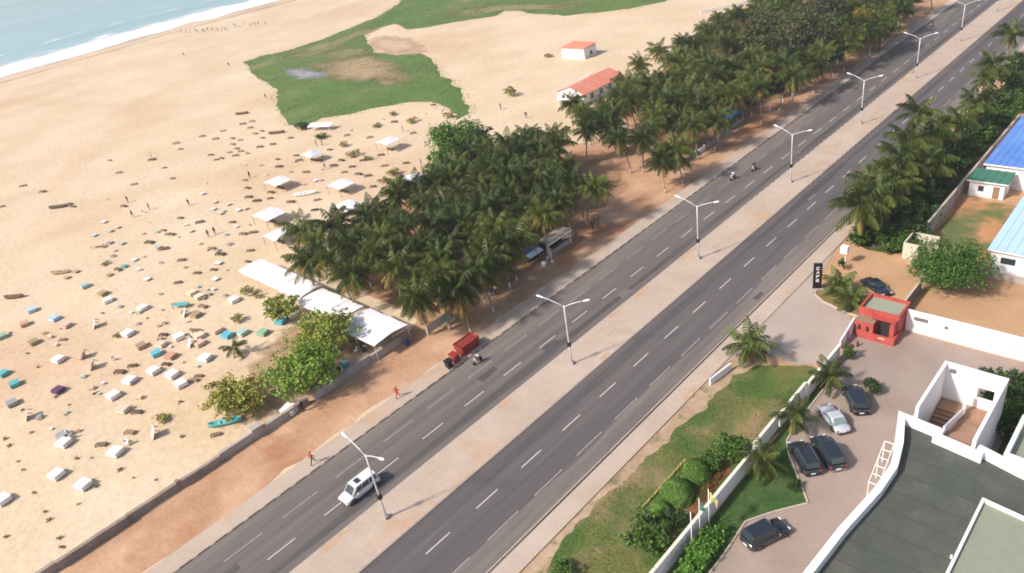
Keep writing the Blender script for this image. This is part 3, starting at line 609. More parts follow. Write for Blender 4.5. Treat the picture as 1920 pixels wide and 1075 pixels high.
# ------------------------------------------------------------------ street lamps on the median
def lamp_proto():
    t = thing('street_lamp', '', 'street lamp'); H = 9.3
    b = MB(); b.tube([(0, 0, 0), (0, 0, 2.6), (0, 0, 6), (0, 0, H)], [.13, .115, .095, .08], 10); b.build('pole', M_STEEL, t, True)
    MB().box((0, 0, .2), (.55, .55, .42)).build('plinth', M_CONC2, t)
    MB().box((.0, 0, 3.25), (.42, .42, .62)).build('control_box', M_BLACK, t)
    for s in (-1, 1):
        b = MB(); b.tube([(0, 0, H-.25), (s*.9, 0, H+.28), (s*2.0, 0, H+.74), (s*2.8, 0, H+.98)], [.075, .065, .055, .05], 8); b.build('arm', M_STEEL, t, True)
        b = MB(); M = Matrix.Rotation(-s*.30, 3, 'Y')
        c = Vector((s*3.15, 0, H+1.07)); ring = []
        for k, (u_, wd, th) in enumerate(((-.48, .08, .06), (-.3, .15, .10), (.1, .19, .13), (.4, .15, .09), (.5, .05, .04))):
            for a, z in ((-wd, 0), (-wd*.6, th), (wd*.6, th), (wd, 0), (wd*.6, -th*.6), (-wd*.6, -th*.6)): ring.append(c + M @ Vector((s*u_, a, z)))
        fs = [(i*6+j, i*6+(j+1) % 6, (i+1)*6+(j+1) % 6, (i+1)*6+j) for i in range(4) for j in range(6)] + [(0, 1, 2, 3, 4, 5), (24, 25, 26, 27, 28, 29)]
        b.add(ring, fs); b.build('lamp_head', M_LAMP, t, True)
    return t
def copy_tree(o, parent=None):
    c = o.copy(); COL.objects.link(c); c.parent = parent
    for ch in list(o.children): copy_tree(ch, c)
    return c
lamp0 = lamp_proto(); places = ['nearest, beside the silver van', 'second from the silver van', 'third from the silver van', 'fourth from the silver van', 'fifth from the silver van', 'sixth from the silver van', 'farthest of those with its head in view']
for i in range(8):
    o = lamp0 if i == 0 else copy_tree(lamp0); o.location = (-55.75, 26.45+32.23*i, KH+.03); o.rotation_euler.z = R((0, 20, 6, -3, -1, 5, 0, 0)[i])
    tag(o, 'two armed street lamp on the median, ' + (places[i] if i < 7 else 'cut by the top edge'), 'street lamp', 'street lamps along the median')

# ------------------------------------------------------------------ walls and structures on the sea side
wall = thing('concrete_wall', 'low weathered concrete wall between the beach and the dirt verge', 'wall', (0, 0, 0))
y = -8.0; k = 0
segs = [(-8, 0), (0, 8), (8, 14.2), (14.6, 20), (20, 24.6), (26.2, 31), (31, 33.2), (34, 39), (39, 44), (44, 49.6)]
for i, (a, c) in enumerate(segs):
    x = -81.3 + (.12 if i % 2 else -.1); h = (1.1, 1.15, 1.05, 1.1, 1.2, 1.15, .95, 1.25, 1.2, 1.15)[i]; b = MB()
    L = c-a; n = 6; vs = []
    for s_ in (0, 1):
        for j in range(n+1): vs += [(x + (s_-.5)*.60, a+L*j/n, -.1), (x + (s_-.5)*.55, a+L*j/n, h + (vnoise(a+j*.7, 5)-.5)*.10)]
    o_ = 2*(n+1); fs = []
    for j in range(n):
        q = j*2; fs += [(q, q+1, q+3, q+2), (o_+q, o_+q+2, o_+q+3, o_+q+1), (q+1, o_+q+1, o_+q+3, q+3)]
    fs += [(0, o_, o_+1, 1), (2*n, 2*n+1, o_+2*n+1, o_+2*n)]
    b.add(vs, fs); b.build('wall_panel', M_CONC if i < 4 or i == 6 else M_CONC2, wall)
MB().box((-81.35, 14.4, .6), (.6, .45, 1.4)).build('gate_post', M_CONC, wall); MB().box((-81.5, 25.4, .75), (1.1, 1.6, 1.7)).build('pier', M_CONC2, wall)
b = MB(); b.box((-81.9, 16.0, .45), (.06, 3.9, .9), M=Matrix.Rotation(.35, 3, 'Y')); tag(b.build('white_board', M_WHITE), 'long white board leaning on the beach side of the concrete wall', 'board')

# long marquee
def vault(name, label, x0, x1, y0, y1, h, rise, m, bays, cat='marquee', posts=True, group=None, tilt=0.0):
    t = thing(name, label, cat, ((x0+x1)/2, (y0+y1)/2, 0), 0, group); n = 8; w2 = (y1-y0)/2; lx = (x1-x0)/bays
    for k in range(bays):
        b = MB(); xa = -(x1-x0)/2 + lx*k + .03; xb = xa + lx - .06
        for x in (xa, (xa+xb)/2, xb):
            for j in range(n+1):
                u = -1+2*j/n; sag = -.14 if x == (xa+xb)/2 else 0; b.v.append((x, u*w2, h + rise*(1-u*u) + sag*(1-u*u*.5) + tilt*u + (k % 2)*.09 + (vnoise(x*.7, u*2.0, k)-.5)*.12))
        for i in range(2):
            for j in range(n): b.f.append((i*(n+1)+j, (i+1)*(n+1)+j, (i+1)*(n+1)+j+1, i*(n+1)+j+1)); b.m.append(0)
        o = len(b.v); q = [v for v in b.v[:]]
        b.v += [(x, y, z-.05) for x, y, z in q]; b.f += [tuple(i+o for i in f[::-1]) for f in b.f[:]]; b.m += [0]*16
        b.build('roof_panel', m, t, True)
    if posts:
        for k in range(bays+1):
            for s_ in (-1, 1):
                x = -(x1-x0)/2 + lx*k; x = max(-(x1-x0)/2+.15, min((x1-x0)/2-.15, x)); MB().tube([(x, s_*(w2-.12), 0), (x, s_*(w2-.12), h-.02+tilt*s_)], .05, 6).build('post', M_STEEL, t)
    return t
vault('marquee', 'white arched marquee roof at the sand end of the long row', -123.8, -103.5, 46.6, 51.6, 2.4, .28, M_TARP, 3)
vault('marquee', 'white arched marquee roof in the middle of the row, half under the green tree', -103.3, -91.5, 45.9, 51.2, 2.3, .22, M_TARP, 3)
vault('tan_awning', 'tan sagging awning between the two white marquee roofs', -91.3, -86.8, 47.0, 51.2, 2.1, .35, M_TAN, 1, 'awning')
vault('marquee', 'white marquee roof nearest the road, beside the concrete wall', -89.6, -80.2, 44.6, 51.0, 2.7, .32, M_TARP, 2)

# tarpaulin shades on the sand
def shade(px, py, wx, wy, label, m=M_TARP, h=2.0, rz=0.0, peak=.95):
    p = G(px, py, h); t = thing('tarpaulin_shade', label, 'shade canopy', (p.x, p.y, 0), rz, 'tarpaulin shades on the beach'); b = MB()
    n = 6
    for i in range(n+1):
        for j in range(n+1):
            u, v = -1+2*i/n, -1+2*j/n; z = h + peak*(1-abs(u))*(1-.35*abs(v)) - .18*(abs(v)**2)*(1-abs(u)) + (vnoise(u*3+px, v*3+py)-.5)*.14; b.v.append((u*wx/2, v*wy/2, z))
    for i in range(n):
        for j in range(n): b.f.append((i*(n+1)+j, (i+1)*(n+1)+j, (i+1)*(n+1)+j+1, i*(n+1)+j+1)); b.m.append(0)
    o = len(b.v); b.v += [(x, y, z-.04) for x, y, z in b.v[:]]; b.f += [tuple(i+o for i in f[::-1]) for f in b.f[:]]; b.m += [0]*(n*n)
    b.build('canopy', m, t, True)
    for s1 in (-1, 1):
        for s2 in (-1, 1): MB().tube([(s1*(wx/2-.15), s2*(wy/2-.15), 0), (s1*(wx/2-.15), s2*(wy/2-.15), h)], .05, 6).build('pole', M_WOOD, t)
    MB().box((0, .3, .5), (wx*.5, .6, .06)).build('bench_top', M_WOODD, t); MB().box((0, .3, .24), (wx*.44, .45, .46)).build('bench_base', M_WOODD, t)
    return t
shade(503, 402, 6.2, 4.8, 'white tarpaulin shade on poles, upper of the pair left of the grove')
shade(519, 440, 4.6, 4.2, 'small white tarpaulin shade, lower of the pair left of the grove')
shade(519, 340, 5.6, 4.4, 'white tarpaulin shade farthest from the grove, above the long white boat')
shade(583, 289, 4.6, 3.8, 'pale blue tarpaulin shade on the upper beach', M_TARPB)
shade(638, 346, 5.2, 4.4, 'white tarpaulin shade between the pale blue shade and the grove')
shade(726, 265, 4.6, 4.4, 'lone white tarpaulin shade near the marsh grass spit', h=2.5)
shade(650, 386, 5.4, 4.4, 'white tarpaulin shade touching the upper edge of the grove palms')
shade(775, 335, 5.6, 4.0, 'white tarpaulin shade half hidden under the bright green tree')
p = G(602, 240, .6); t = thing('flat_awning', 'low flat white awning on the edge of the marsh grass', 'awning', (p.x, p.y, 0), .4)
b = MB(); b.box((0, 0, 1.5), (7.5, 2.6, .08), M=Matrix.Rotation(.12, 3, 'X')); b.build('awning_sheet', M_TARP, t)
for s1 in (-1, 1):
    for s2 in (-1, 1): MB().tube([(s1*3.5, s2*1.1, 0), (s1*3.5, s2*1.1, 1.5+s2*.13)], .06, 6).build('post', M_WHITE, t)
bush(565, 235, 1.2, 2.6, 'round dark bush left of the low flat white awning', v=1); bush(602, 254, .8, 2.0, 'low green bush in front of the flat white awning', v=0)

# houses on the sand flat
hs = thing('beach_house', 'white house with salmon pitched roof beside the plantation', 'house', (-128.5, 157.3, 0))
MB().box((0, 0, 1.45), (9.0, 17.0, 2.9)).build('wall', M_WALLW, hs)
b = MB(); b.add([(-5, -9, 3.0), (0, -9, 4.7), (0, 9, 4.7), (-5, 9, 3.0), (-5, -9, 2.9), (0, -9, 4.6), (0, 9, 4.6), (-5, 9, 2.9)], [(0, 1, 2, 3), (4, 7, 6, 5), (0, 3, 7, 4), (0, 4, 5, 1), (3, 2, 6, 7)]); b.build('roof_slope', M_PINKL, hs)
b = MB(); b.add([(0, -9, 4.7), (5.2, -9, 2.95), (5.2, 9, 2.95), (0, 9, 4.7), (0, -9, 4.6), (5.2, -9, 2.85), (5.2, 9, 2.85), (0, 9, 4.6)], [(0, 1, 2, 3), (4, 7, 6, 5), (1, 5, 6, 2), (0, 4, 5, 1), (3, 2, 6, 7)]); b.build('roof_slope', M_PINK, hs)
b = MB(); b.add([(-4.5, -8.5, 2.85), (4.5, -8.5, 2.85), (0, -8.5, 4.55), (-4.5, -8.45, 2.85), (4.5, -8.45, 2.85), (0, -8.45, 4.55)], [(0, 1, 2), (5, 4, 3), (0, 2, 5, 3), (2, 1, 4, 5)]); b.build('gable', M_WALLW, hs)
for x in (-2.4, 2.0): MB().box((x, -8.52, 1.7), (1.0, .08, .9)).build('window', M_GLASS, hs)
for y in (-5, -1, 3): MB().box((4.52, y, 1.5), (.08, 1.4, 1.4)).build('window', M_GLASS, hs)
MB().box((4.52, 6.6, 1.3), (.1, 1.6, 2.4)).build('door', M_DARK, hs)
b = MB(); b.box((-3.6, 4, 3.62), (2.6, 3.4, .06), M=Matrix.Rotation(-math.atan2(1.7, 5), 3, 'Y')); b.build('roof_patch', M_TARP, hs)
hs = thing('small_house', 'small white block house with red roof alone on the sand flat', 'house', (-157.5, 189.2, 0))
MB().box((0, 0, 1.6), (9.0, 6.2, 3.2)).build('wall', M_WALLW, hs); MB().box((-5.0, -1.2, .9), (1.0, 2.6, 1.8)).build('porch', M_WALLW, hs)
b = MB(); b.add([(-4.7, -3.3, 3.2), (4.7, -3.3, 3.2), (4.7, 3.3, 3.55), (-4.7, 3.3, 3.55), (-4.7, -3.3, 3.4), (4.7, -3.3, 3.4), (4.7, 3.3, 3.75), (-4.7, 3.3, 3.75)], [(0, 3, 2, 1), (4, 5, 6, 7), (0, 1, 5, 4), (1, 2, 6, 5), (2, 3, 7, 6), (3, 0, 4, 7)]); b.build('roof', M_PINK, hs)
MB().box((4.52, .4, 1.3), (.08, 1.2, 1.2)).build('window', M_GLASS, hs)
b = MB(); b.box((0, 0, .6), (.25, 26, 1.2)); o = b.build('boundary_wall', M_WALLW); tag(o, 'low white boundary wall on the sand behind the far plantation', 'wall'); p = G(1375, 14); o.location = (p.x, p.y, 0); o.rotation_euler.z = R(-32)

# roadside kiosks and clutter under the palms
def kiosk(name, label, x, y0, y1, roofm, cat='kiosk', h=2.4, frame=True):
    t = thing(name, label, cat, (x, (y0+y1)/2, 0)); L = y1-y0
    MB().box((0, 0, .45), (.12, L, .9)).build('counter', M_CONC2, t)
    MB().box((-2.0, 0, h/2), (.12, L, h)).build('back_wall', M_DARK, t)
    b = MB(); b.box((-.9, 0, h+.1), (2.7, L+.4, .10), M=Matrix.Rotation(-.06, 3, 'Y')); b.build('roof', roofm, t)
    if frame:
        MB().box((.48, 0, h), (.12, L+.3, .28)).build('fascia', M_WHITE, t)
        for s_ in (-1, 1): MB().box((.05, s_*L/2, h/2), (.22, .22, h)).build('post', M_WHITE, t)
    return t
kiosk('kiosk', 'long roadside kiosk with white frame and dark interior under the grove palms', -78.2, 80.4, 86.2, M_CONC, h=2.5)
t = thing('market_stall', 'blue and white roofed stall beside the long roadside kiosk', 'stall', (-79.2, 77.5, 0))
MB().box((-1.0, 0, 2.35), (1.9, 3.4, .08), M=Matrix.Rotation(-.15, 3, 'Y')).build('roof', mat('blue_stall_sheet', (.09, .17, .36), .6), t); MB().box((.55, 0, 2.15), (1.1, 3.4, .07), M=Matrix.Rotation(.28, 3, 'Y')).build('awning', M_TARPB, t)
for s1 in (-1.7, .9):
    for s2 in (-1.5, 1.5): MB().tube([(s1, s2, 0), (s1, s2, 2.1)], .05, 6).build('post', M_WOOD, t)
MB().box((0, 0, .8), (.7, 2.8, .1)).build('counter', M_WOODD, t)
b = MB(); b.tube([(0, 0, 0), (0, 0, .12), (0, 0, .14), (0, 0, 2.6)], [.32, .32, .06, .05], 8); o = tag(b.build('white_post', M_WHITE), 'thin white post on a round foot in front of the blue stall', 'post'); o.location = (-76.6, 79.3, .02)
b = MB(); b.lathe([(.02, 0), (.36, 0), (.42, .45), (.40, .8), (.02, .82)]); o = tag(b.build('white_bin', M_WHITE, smooth=True), 'squat white bin on the dirt in front of the blue stall', 'bin'); o.location = (-76.9, 77.6, .02)
t = thing('banner_hoarding', 'grey and teal banner hoarding on posts under the last grove palms', 'hoarding', (-78.6, 55.5, 0))
for i, m in enumerate((M_CONC2, mat('grey_banner', (.33, .34, .33), .7, .15, .8), mat('teal_banner', (.10, .30, .30), .7, .2, .8, (.3, .36, .35), (.5, .7)))):
    MB().box((.02*i, -1.75+i*1.75, 1.25), (.06, 1.7, 1.5)).build('banner', m, t)
for i in range(4): MB().tube([(-.08, -2.6+i*1.75, 0), (-.08, -2.6+i*1.75, 2.1)], .05, 6).build('post', M_WHITE, t)
t = thing('blue_awning', 'bright blue tarpaulin awning by the far verge under the plantation', 'awning', (-80.8, 146.0, 0))
b = MB(); n = 6
for i in range(n+1):
    for j in range(2): b.v.append((-1.6+3.0*j, -4.2+8.4*i/n, 2.9-.7*j + .35*math.sin(math.pi*i/n)))
for i in range(n): b.f.append((i*2, i*2+1, i*2+3, i*2+2)); b.m.append(0)
o_ = len(b.v); b.v += [(x, y, z-.05) for x, y, z in b.v[:]]; b.f += [tuple(i+o_ for i in f[::-1]) for f in b.f[:]]; b.m += [0]*n
b.build('canopy', mat('bright_blue_tarpaulin', (.03, .22, .50), .5, .1, .5), t, True)
for s1 in (-1.4, 1.2):
    for s2 in (-4, 4): MB().tube([(s1, s2, 0), (s1, s2, 2.2)], .06, 6).build('post', M_WHITE, t)
MB().box((1.2, -1, .5), (.3, 11, 1.0)).build('counter_wall', M_CONC2, t)
t = thing('low_wall', 'low pale wall with posts along the verge beside the blue awning', 'wall', (-78.6, 132.0, 0))
for i, (a, c, m) in enumerate(((-10, -4, M_CONC), (-3.6, -.6, M_WHITE), (0, 5, M_CONC2))): MB().box((0, (a+c)/2, .5), (.2, c-a, 1.0)).build('wall_panel', m, t)
for i, y in enumerate((-10.2, -3.8, -.3, 5.2)): MB().box((0, y, .65), (.3, .3, 1.3)).build('post', M_WHITE, t)
for i in range(7):
    b = MB(); b.tube([(0, 0, 0), (0, 0, .9+.5*(i % 2))], [.16, .13], 7); o = tag(b.build('white_post', M_WHITE), 'white painted verge post under the plantation, %s from the blue awning' % nth(i+1), 'post', 'white posts along the far verge'); o.location = (-77.2, 158+i*7.5+U(-1, 1), .02)
b = MB(); b.lathe([(.02, 0), (.30, 0), (.30, .3), (.32, .31), (.30, .6), (.32, .61), (.29, .9), (.02, .9)], n=14); o = tag(b.build('blue_drum', mat('blue_plastic', (.02, .06, .35), .4), smooth=True), 'blue plastic drum at the road end of the marquee', 'drum'); o.location = (-79.8, 49.8, 0)
for i, (px, py, w3, h3, m, lb) in enumerate(((632, 708, .9, 1.1, M_WHITE, 'white crate against the beach side of the concrete wall'), (640, 703, .8, .9, M_REDST, 'red crate beside the white one at the concrete wall'), (652, 694, 1.0, 1.5, mat('teal_crate_paint', (.16, .42, .40), .7, .2, 1.0), 'teal and white panelled box at the concrete wall'))):
    p = G(px, py); t = thing('crate', lb, 'crate', (p.x-.4, p.y, 0), U(-.4, .4)); MB().box((0, 0, h3/2), (w3, w3*.8, h3)).build('box', m, t); MB().box((0, 0, h3+.03), (w3+.1, w3*.8+.1, .06)).build('lid', M_WHITE if i == 2 else m, t)
for i, (px, py, rz_, lb) in enumerate(((668, 640, .5, 'orange wooden bench under the road end of the marquee'), (680, 655, -.3, 'dark bench table under the road end of the marquee'))):
    p = G(px, py); t = thing('marquee_bench', lb, 'bench', (p.x, p.y, 0), rz_); m = (mat('orange_bench_paint', (.50, .20, .08), .7, .1, 1), M_WOODD)[i]; MB().box((0, 0, .62), (2.4, .7, .08)).build('seat', m, t)
    for s1 in (-1, 1): MB().box((s1*1.0, 0, .3), (.1, .6, .58)).build('leg', m, t)
# red skip, red box and black bin by the kerb
t = thing('red_skip', 'long red steel skip standing by the kerb', 'skip', (-70.8, 53.6, .13), 0, None, .9); t.scale = (.95, .68, 1.1)
b = MB(); b.add([(-.85, -2.2, 0), (.85, -2.2, 0), (.85, 2.2, 0), (-.85, 2.2, 0), (-1.0, -2.6, 1.5), (1.0, -2.6, 1.5), (1.0, 2.6, 1.5), (-1.0, 2.6, 1.5), (-.9, -2.5, 1.5), (.9, -2.5, 1.5), (.9, 2.5, 1.5), (-.9, 2.5, 1.5), (-.8, -2.1, .25), (.8, -2.1, .25), (.8, 2.1, .25), (-.8, 2.1, .25)],
      [(3, 2, 1, 0), (0, 1, 5, 4), (1, 2, 6, 5), (2, 3, 7, 6), (3, 0, 4, 7), (4, 5, 9, 8), (5, 6, 10, 9), (6, 7, 11, 10), (7, 4, 8, 11), (8, 9, 13, 12), (9, 10, 14, 13), (10, 11, 15, 14), (11, 8, 12, 15), (12, 13, 14, 15)]); b.build('body', M_REDST, t)
MB().box((0, .2, 1.1), (1.7, 4.6, .5)).build('load', mat('dark_red_load', (.22, .03, .025), .8, .2, 2), t)
for y in (-1.5, 0, 1.5): MB().box((.98, y, .8), (.08, .12, 1.3), M=Matrix.Rotation(.1, 3, 'Y')).build('rib', M_REDST, t)
b = MB(); b.box((0, 0, .55), (1.3, .9, 1.1)); b.box((0, 0, 1.15), (1.4, 1.0, .1)); o = tag(b.build('red_cabinet', M_REDST), 'small red steel cabinet between the skip and the black bin', 'cabinet'); o.location = (-70.4, 50.7, .15)
t = thing('wheeled_bin', 'black wheeled bin at the kerb beside the small red cabinet', 'bin', (-70.0, 49.2, .15))
b = MB(); b.add([(-.35, -.35, .08), (.35, -.35, .08), (.35, .35, .08), (-.35, .35, .08), (-.45, -.45, 1.1), (.45, -.45, 1.1), (.45, .45, 1.1), (-.45, .45, 1.1)], [(3, 2, 1, 0), (4, 5, 6, 7), (0, 1, 5, 4), (1, 2, 6, 5), (2, 3, 7, 6), (3, 0, 4, 7)]); b.build('tub', M_BLACK, t); MB().box((0, 0, 1.16), (1.0, 1.0, .1)).build('lid', M_BLACK, t)
for s_ in (-1, 1): MB().lathe([(.02, -.04), (.12, -.04), (.12, .04), (.02, .04)], (.3, s_*.4, .12), 10, axis='Y').build('wheel', M_TYRE, t)


# ------------------------------------------------------------------ inland compound
rnd = random.Random(77); U = rnd.uniform
gate = thing('gatehouse', 'red gatehouse with flat green grey roof and dark doorway', 'gatehouse', (0, 0, 0))
b = MB(); b.box((-26.0, 86.15, 1.5), (4.7, 3.8, 3.0)); b.build('cabin', M_RED, gate)
b = MB(); z = 3.25
for c, d in (((-26.0, 84.28, z), (4.9, .26, .5)), ((-26.0, 88.02, z), (4.9, .26, .5)), ((-28.32, 86.15, z), (.26, 3.48, .5)), ((-23.68, 86.15, z), (.26, 3.48, .5))): b.box(c, d)
b.build('parapet', M_RED, gate); MB().box((-26.0, 86.15, 3.04), (4.4, 3.5, .08)).build('roof_deck', M_GROOF, gate)
MB().box((-27.2, 83.55, 1.15), (2.2, 1.3, 2.3)).build('side_wing', M_RED, gate); MB().box((-27.2, 83.55, 2.34), (2.3, 1.4, .08)).build('wing_roof', mat('wing_roof_felt', (.25, .17, .12), .9), gate)
for x in (-27.75, -26.75):
    b = MB(); vs = [(x+.2*math.cos(i*.5236), 82.88, 1.3+.5*math.sin(i*.5236)) for i in range(12)]; b.add(vs + [(v[0], 82.93, v[2]) for v in vs], [tuple(range(12))] + [(i, (i+1) % 12, (i+1) % 12+12, i+12)[::-1] for i in range(12)]); b.build('window', M_DARK, gate)
MB().box((-25.15, 84.22, 1.2), (1.5, .06, 2.3)).build('doorway', M_DARK, gate)
MB().box((-24.0, 83.7, 1.3), (.5, 1.0, 2.6)).build('pier', M_RED, gate)
MB().box((-25.2, 84.1, 2.75), (2.9, 1.1, .16)).build('door_canopy', M_RED, gate)
MB().box((-25.7, 82.7, .5), (4.6, .3, 1.0)).build('front_wall', M_RED, gate); MB().box((-23.55, 83.9, .5), (.3, 2.1, 1.0)).build('end_wall', M_RED, gate)
MB().box((-24.9, 82.52, .75), (.8, .04, .22)).build('name_plate', M_KERB, gate)
t = thing('gate_leaf', 'white sloping gate leaf standing open beside the red gatehouse', 'gate', (-28.55, 81.0, 0))
b = MB(); b.add([(-.08, -2.0, .1), (.08, -2.0, .1), (.08, 2.2, .1), (-.08, 2.2, .1), (-.08, -2.0, 1.3), (.08, -2.0, 1.3), (.08, 2.2, 2.4), (-.08, 2.2, 2.4)], [(3, 2, 1, 0), (4, 5, 6, 7), (0, 1, 5, 4), (1, 2, 6, 5), (2, 3, 7, 6), (3, 0, 4, 7)]); b.build('panel', M_WALLW, t)
for y in (-1.9, .1, 2.1): MB().box((.14, y, .75), (.1, .1, 1.4)).build('upright', M_RED, t)
for i, (x, y) in enumerate(((-27.6, 79.4), (-27.0, 80.6))):
    b = MB(); b.lathe([(.02, 0), (.14, 0), (.11, .7), (.13, .72), (.02, .85)], n=10); o = tag(b.build('bollard', M_REDST, smooth=True), ('red bollard on the lawn side of the gate opening', 'red bollard on the gatehouse side of the gate opening')[i], 'bollard'); o.location = (x, y, .04)
pw = thing('perimeter_wall', 'white perimeter wall between the lawn and the parked cars', 'wall', (0, 0, 0))
for i, (a, c) in enumerate(((20, 36.6), (36.7, 41.7), (41.8, 46.9), (47.0, 51.5), (51.6, 55.9), (56.0, 61.4), (61.9, 68.3), (68.4, 72.6), (72.7, 77.2))):
    x = -27.95 - (.35 if i == 5 else 0) - (.25 if i in (6,) else 0)
    MB().box((x, (a+c)/2, 1.0), (.22, c-a, 2.0)).build('wall_panel', M_WALLW, pw); MB().box((x, (a+c)/2, 2.04), (.32, c-a, .08)).build('coping', mat('cream_coping', (.68, .66, .55), .8, .08, .6), pw)
M_VENT = mat('grey_vent_grille', (.16, .15, .16), .6)
bw = thing('boundary_wall', 'tall white boundary wall running right from the red gatehouse', 'wall', (0, 0, 0))
for i, (a, c) in enumerate(((-23.5, -17.5), (-17.45, -11.5), (-11.45, -5), (-4.95, 4))): MB().box(((a+c)/2, 86.95, 1.55), (c-a, .25, 3.1)).build('wall_panel', M_WALLW, bw)
MB().box((-21.8, 86.80, 2.1), (1.6, .06, .5)).build('vent', M_VENT, bw); MB().box((-18.9, 86.80, 1.9), (.4, .06, .4)).build('vent', M_VENT, bw)
yw = thing('yard_wall', 'thin pale capped yard wall behind the gatehouse', 'wall', (0, 0, 0)); MB().box((-25.0, 92.8, .9), (.2, 8.6, 1.8)).build('wall_panel', M_CONC, yw); MB().box((-25.0, 92.8, 1.84), (.3, 8.7, .08)).build('coping', M_KERB, yw)
gw = thing('grey_wall', 'long grey block wall behind the roadside palms', 'wall', (0, 0, 0))
for i in range(10): MB().box((-29.2, 111.0+i*5.5, 1.25), (.25, 5.44, 2.5)).build('wall_panel', M_CONC2 if i % 3 else M_CONC, gw); MB().box((-29.2, 111.0+i*5.5, 2.54), (.34, 5.44, .08)).build('coping', M_KERB, gw)
M_CREAM = mat('cream_wall_paint', (.55, .50, .40), .8, .08, .5)
sd = thing('roofless_lodge', 'small roofless cream lodge at the end of the grey wall', 'lodge', (0, 0, 0))
for c, d in (((-28.2, 108.3, 1.3), (3.7, .2, 2.6)), ((-29.95, 106.4, 1.3), (.2, 3.5, 2.6)), ((-28.9, 104.6, 1.3), (1.9, .2, 2.6))): MB().box(c, d).build('wall_panel', M_CREAM, sd)
b = MB(); b.box((-28.4, 103.4, .9), (.35, .35, 1.8)); b.box((-28.4, 103.4, 1.85), (.5, .5, .12)); tag(b.build('gate_post', M_CREAM), 'square cream gate post in front of the roofless lodge', 'post')

def shed(name, label, x0, x1, y0, y1, h, roofm, rise, wallm=M_WALLW, over=.4):
    t = thing(name, label, 'building', ((x0+x1)/2, (y0+y1)/2, 0)); wx, wy = (x1-x0)/2, (y1-y0)/2
    MB().box((0, 0, (h-.1)/2), (2*wx-2*over, 2*wy-2*over, h-.1)).build('wall', wallm, t)
    b = MB(); nrib = int(2*wx/1.0); n = 0                               # ribbed sheet roof
    prof = []
    for i in range(nrib):
        x = -wx + 2*wx*i/nrib; st = 2*wx/nrib; prof += [(x, 0), (x+st*.72, 0), (x+st*.78, .07), (x+st*.94, .07)]
    prof.append((wx, 0)); vs = [(x, -wy, h+z) for x, z in prof] + [(x, wy, h+rise+z) for x, z in prof]; k = len(prof)
    b.add(vs, [(i, i+1, k+i+1, k+i) for i in range(k-1)]); b.add([(-wx, -wy, h-.06), (wx, -wy, h-.06), (wx, wy, h+rise-.06), (-wx, wy, h+rise-.06)], [(3, 2, 1, 0)]); b.build('roof', roofm, t)
    MB().box((0, -wy-.03, h-.1), (2*wx, .06, .22)).build('fascia', M_WALLW, t)
    return t
s_ = shed('blue_roofed_building', 'long building with bright blue sheet roof at the right edge', -27.7, -8, 133.6, 176, 4.0, M_BLUE, .7)
s_ = shed('green_roofed_hut', 'small white hut with green sheet roof below the blue roof', -28.7, -22.9, 128.9, 133.3, 2.9, M_GREENR, .35)
MB().box((-.8, -1.84, 1.5), (.8, .06, .9)).build('window', M_GLASS, s_); MB().box((1.4, -1.84, 1.1), (.9, .06, 2.0)).build('door', M_WOOD, s_)
s_ = shed('pale_blue_roofed_building', 'white building with pale blue sheet roof behind the round green tree', -19.5, 0, 104.8, 122, 4.0, M_LBLUE, .5)
for x in (-7.2, -3.5, .5): MB().box((x, -8.24, 2.5), (1.7, .06, .9)).build('window', M_GLASS, s_)
MB().box((-8, -9.2, .55), (14, .2, 1.1)).build('plinth_wall', M_CONC2, s_)

# hotel with dark flat roof
HZ = 7.0
def ring(b, pts, wd, z0, z1):
    n = len(pts); inn = []
    for i in range(n):
        p, a, c = Vector(pts[i]), Vector(pts[i-1]), Vector(pts[(i+1) % n]); d1 = (p-a).normalized(); d2 = (c-p).normalized(); n1 = Vector((-d1.y, d1.x)); n2 = Vector((-d2.y, d2.x)); m = (n1+n2).normalized(); inn.append(p + m*wd/max(.3, m.dot(n1)))
    vs = [(*p, z0) for p in pts] + [(*p, z1) for p in pts] + [(*p, z1) for p in inn] + [(*p, z0) for p in inn]; fs = []
    for i in range(n):
        j = (i+1) % n; fs += [(i, j, n+j, n+i), (n+i, n+j, 2*n+j, 2*n+i), (2*n+i, 2*n+j, 3*n+j, 3*n+i)]
    b.add(vs, fs); return inn
HP = [(-16.25, 34), (4.5, 34), (4.5, 59.4), (-5.6, 61.1), (-9.3, 62.05), (-9.3, 61.2), (-12.3, 61.6), (-12.3, 62.45), (-16.6, 62.9), (-15.3, 58.6), (-14.65, 55.3), (-14.75, 51.8), (-15.45, 46)]
hotel = thing('hotel_building', 'white building with dark flat roof and white parapet in the corner', 'building', (0, 0, 0))
b = MB(); b.prism(HP, 0, 6.0); b.build('wall', M_WALLW, hotel)
b = MB(); inn = ring(b, HP, .62, 6.0, HZ); b.build('parapet', M_WHITE, hotel)
b = MB(); b.poly([(*p, 6.12) for p in inn]); b.build('roof_deck', M_DROOF, hotel)
b = MB(); bx = [(-7.25, 38), (4.0, 38), (4.0, 54.0), (-7.25, 55.2)]; b.prism(bx, 6.14, 7.0); b.build('roof_block', M_WALLW, hotel)
b = MB(); inn = ring(b, bx, .22, 7.0, 7.35); b.build('block_parapet', M_WHITE, hotel); b = MB(); b.poly([(*p, 7.03) for p in inn]); b.build('block_roof', M_SROOF, hotel)
for i in range(9): MB().box((-5.4+.0*i, 57.5, 6.13), (.05, .05, .02)).build('roof_drain', M_BLACK, hotel) if i == 0 else MB().box((-11.2, 38.5+i*2.45, 6.128), (7.0, .07, .012)).build('felt_seam', mat('felt_seam', (.055, .06, .052), .8), hotel)
b = MB(); b.tube([(-7.35, 47.5, 7.3), (-7.35, 47.5, 7.62)], .09, 8); b.build('vent_pipe', M_WHITE, hotel)
